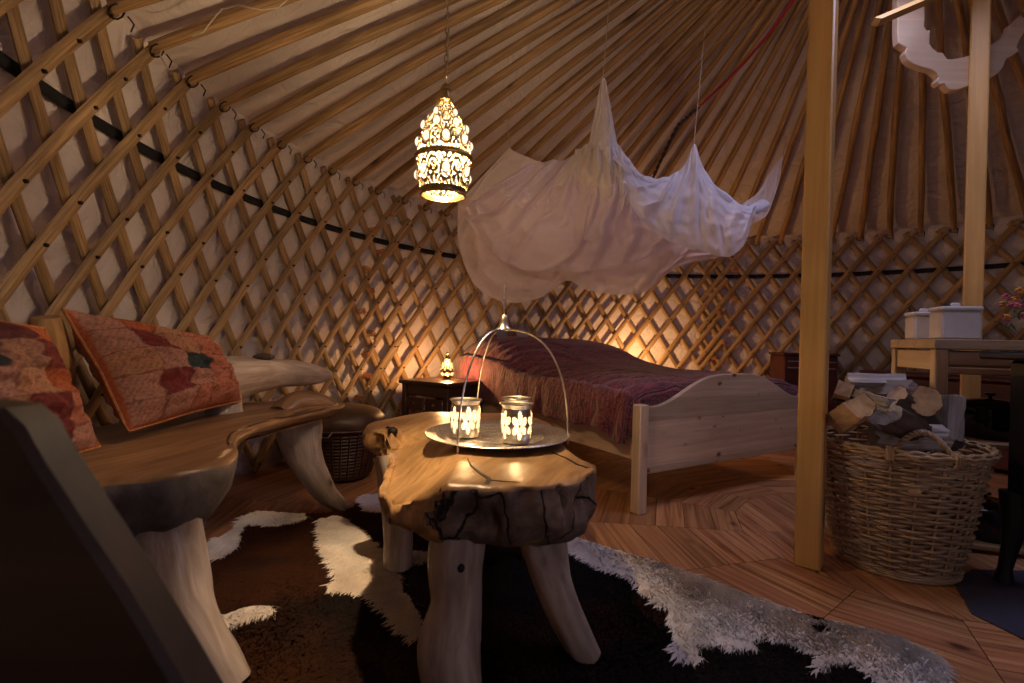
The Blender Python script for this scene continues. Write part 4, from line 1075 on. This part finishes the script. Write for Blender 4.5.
for i, (x, y) in enumerate(((1.36, 1.80), (1.50, 1.92), (1.47, 1.74))):
    firewood('firewood log buried in the middle of the pile in the basket', (x, y, .36), (.5, .3*(i-1), .1), .3, .05, 'wedge', 'cut')['group'] = 'firewood buried in the pile'

# ======================= COUNTER, POTS, TINS, FLOWERS =======================
ct = thing('kitchen_counter', 'tall narrow wooden kitchen table behind the firewood basket, holding cream tins', 'table', (1.715, 2.00, 0), math.atan2(-.30, .95))
CW, CDp, CHt = 1.0, .42, .848
b = MB(); b.box(0, CW, 0, CDp, CHt-.040, CHt, bev=.003); b.build('top', M['counter'], ct)
for x in (.0, CW-.05):
    for y in (.0, CDp-.05):
        b = MB(); b.box(x+.005, x+.05, y+.005, y+.05, 0, CHt-.04, axis=2); b.build('leg', M['counter'], ct)
b = MB(); b.box(.05, CW-.05, .010, .030, CHt-.105, CHt-.050); b.build('apron', M['counter'], ct)
b = MB(); b.box(.05, CW-.05, .006, .026, CHt-.140, CHt-.112); b.build('apron', M['counter'], ct)
b = MB(); b.box(.010, .030, .05, CDp-.05, CHt-.13, CHt-.045, axis=1); b.build('apron', M['counter'], ct)
b = MB(); b.box(.05, CW-.05, CDp-.03, CDp-.01, CHt-.13, CHt-.045); b.build('apron', M['counter'], ct)
for z in (.44, .035):
    b = MB(); b.box(.0, CW, .0, CDp, z-.02, z); b.build('shelf', M['counter'], ct)
b = MB(); b.box(.16, .20, CDp-.05, CDp-.02, .44, CHt-.05, axis=2); b.build('back_upright', M['counter'], ct)
CM = Matrix.Translation(ct.location) @ Matrix.Rotation(ct.rotation_euler.z, 4, 'Z')
def tin(label, x, y, w, d, h):
    p = CM @ Vector((x, y, CHt)); r = thing('storage_tin', label, 'tin', p, ct.rotation_euler.z)
    b = MB(); b.box(-w/2, w/2, -d/2, d/2, 0, h-.018, bev=.008); b.build('body', M['tin'], r)
    b = MB(); b.box(-w/2-.003, w/2+.003, -d/2-.003, d/2+.003, h-.018, h, bev=.006); l = b.build('lid', M['tin'], r)
    b = MB(); b.box(-.016, .016, -.008, .008, h, h+.018, bev=.006); b.build('lid_knob', M['tin'], l)
tin('larger cream lidded tin on the kitchen counter', .102, .085, .135, .11, .135)
tin('smaller cream lidded tin on the counter, half behind the larger one', .075, .285, .105, .10, .125)
def pot(label, x, y, z, r, h):
    p = CM @ Vector((x, y, z)); o = thing('cooking_pot', label, 'pot', p)
    b = MB(); b.lathe([(.001, 0), (r*.92, 0), (r, .012), (r, h), (r*1.04, h+.004), (r*1.0, h-.004), (r*.95, h*.5), (.001, .01)], 40); b.build('body', M['enamel'], o)
    b = MB(); b.lathe([(r*1.03, h+.004), (r*.95, h+.015), (r*.6, h+.030), (.001, h+.036)], 40); l = b.build('lid', M['enamel'], o)
    b = MB(); b.lathe([(.008, h+.034), (.008, h+.045), (.022, h+.050), (.020, h+.058), (.001, h+.060)], 20); b.build('lid_knob', M['enamel'], l)
    for s_ in (-1, 1):
        b = MB(); b.tube([(s_*(r-.002), -.035, h*.8), (s_*(r+.03), -.025, h*.82), (s_*(r+.03), .025, h*.82), (s_*(r-.002), .035, h*.8)], .006, 8); b.build('handle', M['enamel'], o)
pot('shiny black lidded pot on the middle shelf of the counter', .27, .17, .44, .105, .13)
pot('shiny black pot on the bottom shelf of the counter, near the floor', .25, .15, .035, .115, .12)
fl_ = thing('flower_vase', 'spray of small pink and orange flowers at the right edge, above the kitchen counter', 'flowers', CM @ Vector((.42, .13, CHt)))
b = MB(); b.lathe([(.001, 0), (.035, 0), (.045, .04), (.03, .10), (.022, .13), (.026, .14)], 28); b.build('vase', M['tin'], fl_)
for i in range(16):
    tp = at(1000+random.random()*34, 290+random.random()*30, 1.98)-fl_.location+Vector((0, random.uniform(-.04, .04), 0))
    b = MB(); b.tube([(0, 0, .06), (tp.x*.3, tp.y*.3, .16), (tp.x*.8, tp.y*.8, tp.z*.98+.01), tuple(tp)], .0016, 5); b.build('stem', M['leaf'], fl_)
    b = MB()
    for k in range(7):
        a = k*2*PI/7; d = Vector((math.cos(a), random.uniform(-.8, .8), math.sin(a))).normalized(); b.ball(tp+d*.009, .0065, 5, .7)
    b.ball(tp, .006, 5); b.build('blossom', M['orange' if i % 5 == 0 else 'flower'], fl_)
    b = MB(); q = tp*.9+Vector((0, 0, -.01)); b.tube([q, q+Vector((random.uniform(-.02, .02), .0, -.02)), q+Vector((random.uniform(-.03, .03), 0, -.035))], [.001, .006, .001], 6, flat=.2); b.build('leaf', M['leaf'], fl_)

# stove
st = thing('wood_stove', 'black cast iron wood stove on curved legs at the right edge of the photo', 'stove', (2.0, 1.52, 0), 0)
b = MB(); b.box(-.27, .30, -.22, .20, .27, .775, bev=.012); b.build('body', M['black'], st)
b = MB(); b.box(-.345, .33, -.26, .235, .775, .80, bev=.008); b.build('top_plate', M['black'], st)
for sx, sy in ((-1, 1), (-1, -1), (1, 1), (1, -1)):
    b = MB(); x, y = (-.25 if sx < 0 else .28), (.18 if sy > 0 else -.20)
    P = [(x, y, .32), (x, y, .22), (x+sx*.012, y+sy*.004, .12), (x+sx*.02, y+sy*.01, .05), (x+sx*.022, y+sy*.012, .008)]
    b.tube(P, [.045, .038, .024, .020, .030], 12); b.build('leg', M['black'], st)
b = MB(); b.box(-.285, -.27, -.15, .13, .36, .70, bev=.006); d_ = b.build('door', M['black'], st)
b = MB(); b.tube([(-.29, -.12, .52), (-.315, -.12, .52), (-.315, -.12, .60)], .006, 8); b.build('handle', M['steel'], d_)
b = MB(); b.lathe([(.065, .80), (.065, 2.0)], 28, (.1, 0, 0)); b.build('flue_pipe', M['black'], st)
hp = [on(938, 592), on(975, 562), on(1010, 556)]
b = MB(); b.prism([(1.42, 1.50), (1.545, 1.70), (1.70, 1.80), (2.5, 1.80), (2.5, 1.1), (1.5, 1.1)], ((0, 0, .0), (1, 0, 0), (0, 1, 0)), .006, .002); tag(b.build('hearth_sheet', M['hearth']), 'dark bluish sheet on the floor under the black stove', 'hearth sheet')

# ======================= BED CANOPY =======================
cn = thing('bed_canopy', 'white gauze bed canopy hung in swags from strings over the pine bed', 'canopy', at(610, 180, 2.6))
co = Vector(cn.location)
def interp(keys, s_):
    s_ = s_*(len(keys)-1); k = min(int(s_), len(keys)-2); f = s_-k
    a, b_, c, d = keys[max(k-1, 0)], keys[k], keys[k+1], keys[min(k+2, len(keys)-1)]
    return .5*((2*b_)+(c-a)*f+(2*a-5*b_+4*c-d)*f*f+(3*b_-a-3*c+d)*f**3)
def sheet(name, topk, botk, m, folds=14, amp=.02, bulge=.05, nu=150, nv=60, seed=0, fan=0.0, sag=0):
    TK = [at(*p) for p in topk]; BK = [at(*p) for p in botk]; rows = []
    for j in range(nv+1):
        v = j/nv; row = []
        for i in range(nu+1):
            u = i/nu; p = interp(TK, u).lerp(interp(BK, u), v)
            ph = u*folds*2*PI+6*noise.noise(Vector((u*2.2+seed, v*1.3, seed)))+2*noise.noise(Vector((u*7, v*3, seed)))+fan*v*4
            a = amp*(.25+.75*math.sin(PI*min(v*.9+.08, 1)))*(.5+1.0*abs(noise.noise(Vector((u*5+seed, 2, 0))))*2)
            sharp = math.sin(ph)*.7+.3*math.sin(2*ph+1)
            dep = -bulge*math.sin(PI*v)**.8+a*sharp+amp*.5*noise.noise(Vector((u*12, v*9, seed)))
            vd = Vector((p.x, p.y, 0)).normalized()
            p = p+vd*dep+Vector((0, 0, -sag*math.sin(PI*v)))
            p.z += amp*.25*math.sin(ph+1.2)*(v > .02)*math.sin(PI*v*.9)
            row.append(p-co)
        rows.append(row)
    b = MB(); b.grid(rows); return b.build(name, m, cn, ang=180)
# far, sheer layer, hanging lowest
sheet('sheer_back_panel', [(505, 170, 3.0), (530, 172, 2.95), (560, 172, 2.85), (600, 172, 2.75), (640, 185, 2.75), (680, 195, 2.85), (715, 215, 2.95), (740, 235, 3.0)],
      [(458, 200, 3.0), (459, 246, 3.0), (476, 286, 2.95), (506, 302, 2.9), (542, 297, 2.85), (567, 281, 2.8), (590, 291, 2.8), (642, 293, 2.85), (674, 269, 2.95), (722, 256, 3.0)], M['sheer'], 5, .035, .03, seed=2, fan=1.0)
# nearer, sheer layer
sheet('sheer_front_panel', [(498, 182, 2.85), (530, 165, 2.78), (560, 160, 2.65), (590, 155, 2.5), (620, 165, 2.5), (645, 182, 2.6), (665, 190, 2.65)],
      [(462, 214, 2.88), (492, 252, 2.8), (520, 268, 2.7), (565, 272, 2.6), (610, 268, 2.6), (655, 255, 2.62), (700, 240, 2.68)], M['sheer'], 8, .060, .07, seed=5, fan=1.6)
# left corner: stretched to its string
sheet('corner_panel', [(510, 147, 2.95), (514, 151, 2.93), (530, 158, 2.88), (545, 163, 2.83), (560, 162, 2.75), (578, 152, 2.62)],
      [(458, 204, 2.95), (475, 200, 2.92), (500, 205, 2.86), (525, 212, 2.78), (552, 208, 2.68), (585, 180, 2.55)], M['cream'], 5, .015, .02, seed=8)
sheet('left_swag', [(500, 180, 2.85), (522, 190, 2.80), (545, 180, 2.72), (562, 165, 2.62), (580, 150, 2.52), (596, 138, 2.44)],
      [(500, 200, 2.83), (520, 213, 2.76), (545, 211, 2.68), (568, 198, 2.58), (592, 186, 2.5), (618, 180, 2.44)], M['cream'], 4, .02, .05, seed=1, fan=1)
sheet('long_swag', [(508, 186, 2.80), (540, 184, 2.70), (570, 176, 2.58), (600, 168, 2.46), (630, 172, 2.44)],
      [(520, 214, 2.76), (545, 232, 2.66), (575, 240, 2.54), (602, 236, 2.44), (626, 205, 2.42)], M['sheer'], 5, .03, .06, seed=21, fan=1.4)
# bunched middle
sheet('middle_swag', [(576, 152, 2.58), (590, 142, 2.48), (601, 136, 2.42), (612, 138, 2.42), (626, 155, 2.46), (642, 178, 2.55)],
      [(574, 160, 2.56), (580, 182, 2.48), (596, 200, 2.42), (616, 208, 2.42), (634, 200, 2.46), (646, 184, 2.54)], M['cream'], 7, .03, .07, seed=11)
# the tall pinched peak hanging from the longest string
sheet('peak', [(601, 80, 2.3), (602, 78, 2.3), (604, 78, 2.3), (606, 80, 2.3)],
      [(588, 148, 2.42), (600, 150, 2.36), (611, 151, 2.37), (618, 148, 2.44)], M['cream'], 2.5, .012, .0, nu=60, seed=4)
# bright white swag on the right
sheet('right_swag', [(612, 142, 2.46), (628, 160, 2.46), (642, 179, 2.5), (662, 180, 2.55), (677, 172, 2.58), (688, 158, 2.60), (694, 143, 2.62), (698, 153, 2.62), (706, 172, 2.64), (722, 192, 2.7), (745, 206, 2.8), (760, 205, 2.9)],
      [(612, 168, 2.42), (622, 190, 2.40), (636, 212, 2.42), (650, 228, 2.45), (668, 240, 2.48), (684, 247, 2.5), (698, 250, 2.52), (712, 254, 2.55), (726, 257, 2.6), (740, 250, 2.66), (748, 236, 2.76), (752, 222, 2.86)], M['net'], 8, .042, .09, seed=7, fan=1.3, nu=220)
sheet('right_corner', [(783, 156, 3.45), (781, 157, 3.44), (770, 172, 3.30), (758, 192, 3.1), (742, 204, 2.9)],
      [(783, 158, 3.45), (779, 182, 3.40), (768, 213, 3.24), (756, 222, 3.04), (742, 232, 2.85)], M['net'], 3, .014, .0, seed=3)
# twisted roll of cloth along the top, with a knot at the right
b = MB()
K = [at(*p) for p in ((600, 150, 2.42), (618, 160, 2.42), (634, 176, 2.46), (650, 183, 2.52), (668, 182, 2.56), (684, 176, 2.58), (702, 182, 2.6), (722, 196, 2.66), (742, 210, 2.78), (758, 208, 2.9), (764, 204, 2.96))]
Q = [interp(K, i/60)-co for i in range(61)]
b.tube(Q, [(.022+.016*abs(noise.noise(Vector((i*.2, 0, 0)))))*(1 if i < 52 else 1.3) for i in range(61)], 16, lump=.35); b.build('gathered_edge', M['net'], cn, ang=180)
# hanging strings
for a, c, lab in (((603, 78, 2.3), (607, 30, 2.3), 'string holding the tallest peak of the bed canopy'), ((694, 143, 2.62), (702, 60, 2.68), 'string holding the right-hand peak of the bed canopy'),
                  ((510, 147, 2.95), (508, 130, 2.98), 'short string holding the left corner of the bed canopy'), ((783, 156, 3.45), (784, 150, 3.46), 'short tie holding the right tip of the bed canopy')):
    A = at(*a); B_ = at(*c); d = (B_-A)
    t = 0
    for k in range(2000):
        p = A+d*t; 
        if p.z >= roofz(math.hypot(p.x-CX, p.y-CY))-.03: break
        t += .02
    b = MB(); b.tube([A, A+d*t], .0022, 5); 
    c0 = A+d*t; b.tube([c0+Vector((math.cos(x)*.02, math.sin(x)*.012, math.sin(x)*.02)) for x in np.linspace(0, 2*PI, 10, endpoint=False)], .0022, 5, closed=True)
    tag(b.build('string', M['rope']), lab, 'string')

# ======================= ADDED DOOR BEHIND THE CAMERA, LIGHTS, CAMERA =======================
dr = bpy.data.objects.new('unseen_door', None); col.objects.link(dr); dr.location = cyl(PI, 2.95, 0); tag(dr, kind='structure')  # unseen door, put in as a source of cool light
hw = 2.95*math.sin(.18)+.03
b = MB()
for x in (-hw, hw): b.box(x-.04, x+.04, -.05, .05, 0, 1.78, axis=2)
b.box(-hw, hw, -.05, .05, 1.70, 1.78); b.box(-hw, hw, -.05, .05, 0, .06); b.build('door_frame', M['post'], dr)
b = MB(); b.box(-hw+.04, hw-.04, -.012, .012, .06, .75); b.build('door_panel', M['post'], dr)

def light(name, kind, loc, e, c, size=.05, rot=(0, 0, 0), sx=None, sy=None):
    l = bpy.data.lights.new(name, kind); l.energy = e; l.color = c
    if kind == 'AREA':
        l.shape = 'RECTANGLE'; l.size = sx; l.size_y = sy
    else: l.shadow_soft_size = size
    o = bpy.data.objects.new(name, l); col.objects.link(o); o.location = loc; o.rotation_euler = rot; return o
WARM = (1, .56, .22)
light('lantern_bulb', 'POINT', (LP.x, LP.y, LP.z+.13), 64, (1, .70, .40), .022)
light('bedside_bulb', 'POINT', (-.468, 3.60, .60), 30, (1, .50, .19), .02)
light('floor_lamp_bulb', 'POINT', (1.22, 4.60, .56), 22, (1, .52, .20), .03)
for x, y in hl: light('candle_light', 'POINT', (x, y, TC.z+.07), 1.0, (1, .60, .26), .012)
light('doorway_fill', 'AREA', (CX, CY-2.90, 1.2), 4, (.62, .66, 1.0), rot=(PI/2, 0, 0), sx=1.0, sy=1.1)  # cool fill lamp added in the unseen doorway
light('crown_daylight', 'AREA', (CX, CY, 2.97), 24, (.64, .64, 1.0), rot=(0, 0, 0), sx=.85, sy=.85)

w = bpy.data.worlds.new('w'); bpy.context.scene.world = w; w.use_nodes = True
w.node_tree.nodes['Background'].inputs[0].default_value = (.30, .34, .55, 1); w.node_tree.nodes['Background'].inputs[1].default_value = .6

cd = bpy.data.cameras.new('camera'); cam = bpy.data.objects.new('camera', cd); col.objects.link(cam)
cd.sensor_width = 36; cd.lens = F/1024*36; cd.clip_start = .02
cd.dof.use_dof = True; cd.dof.focus_distance = 2.0; cd.dof.aperture_fstop = 3.5
fw = Vector((0, math.cos(PIT), math.sin(PIT))); rt = Vector((1, 0, 0)); up = rt.cross(fw); c, s = math.cos(ROLL), math.sin(ROLL)
r2, u2 = rt*c+up*s, up*c-rt*s
mw = Matrix((r2, u2, -fw)).transposed().to_4x4(); mw.translation = (0, 0, HC); cam.matrix_world = mw
sc = bpy.context.scene; sc.camera = cam
sc.view_settings.view_transform = 'Standard'; sc.view_settings.look = 'None'; sc.view_settings.exposure = 0; sc.view_settings.gamma = 1
sc.view_settings.use_curve_mapping = False
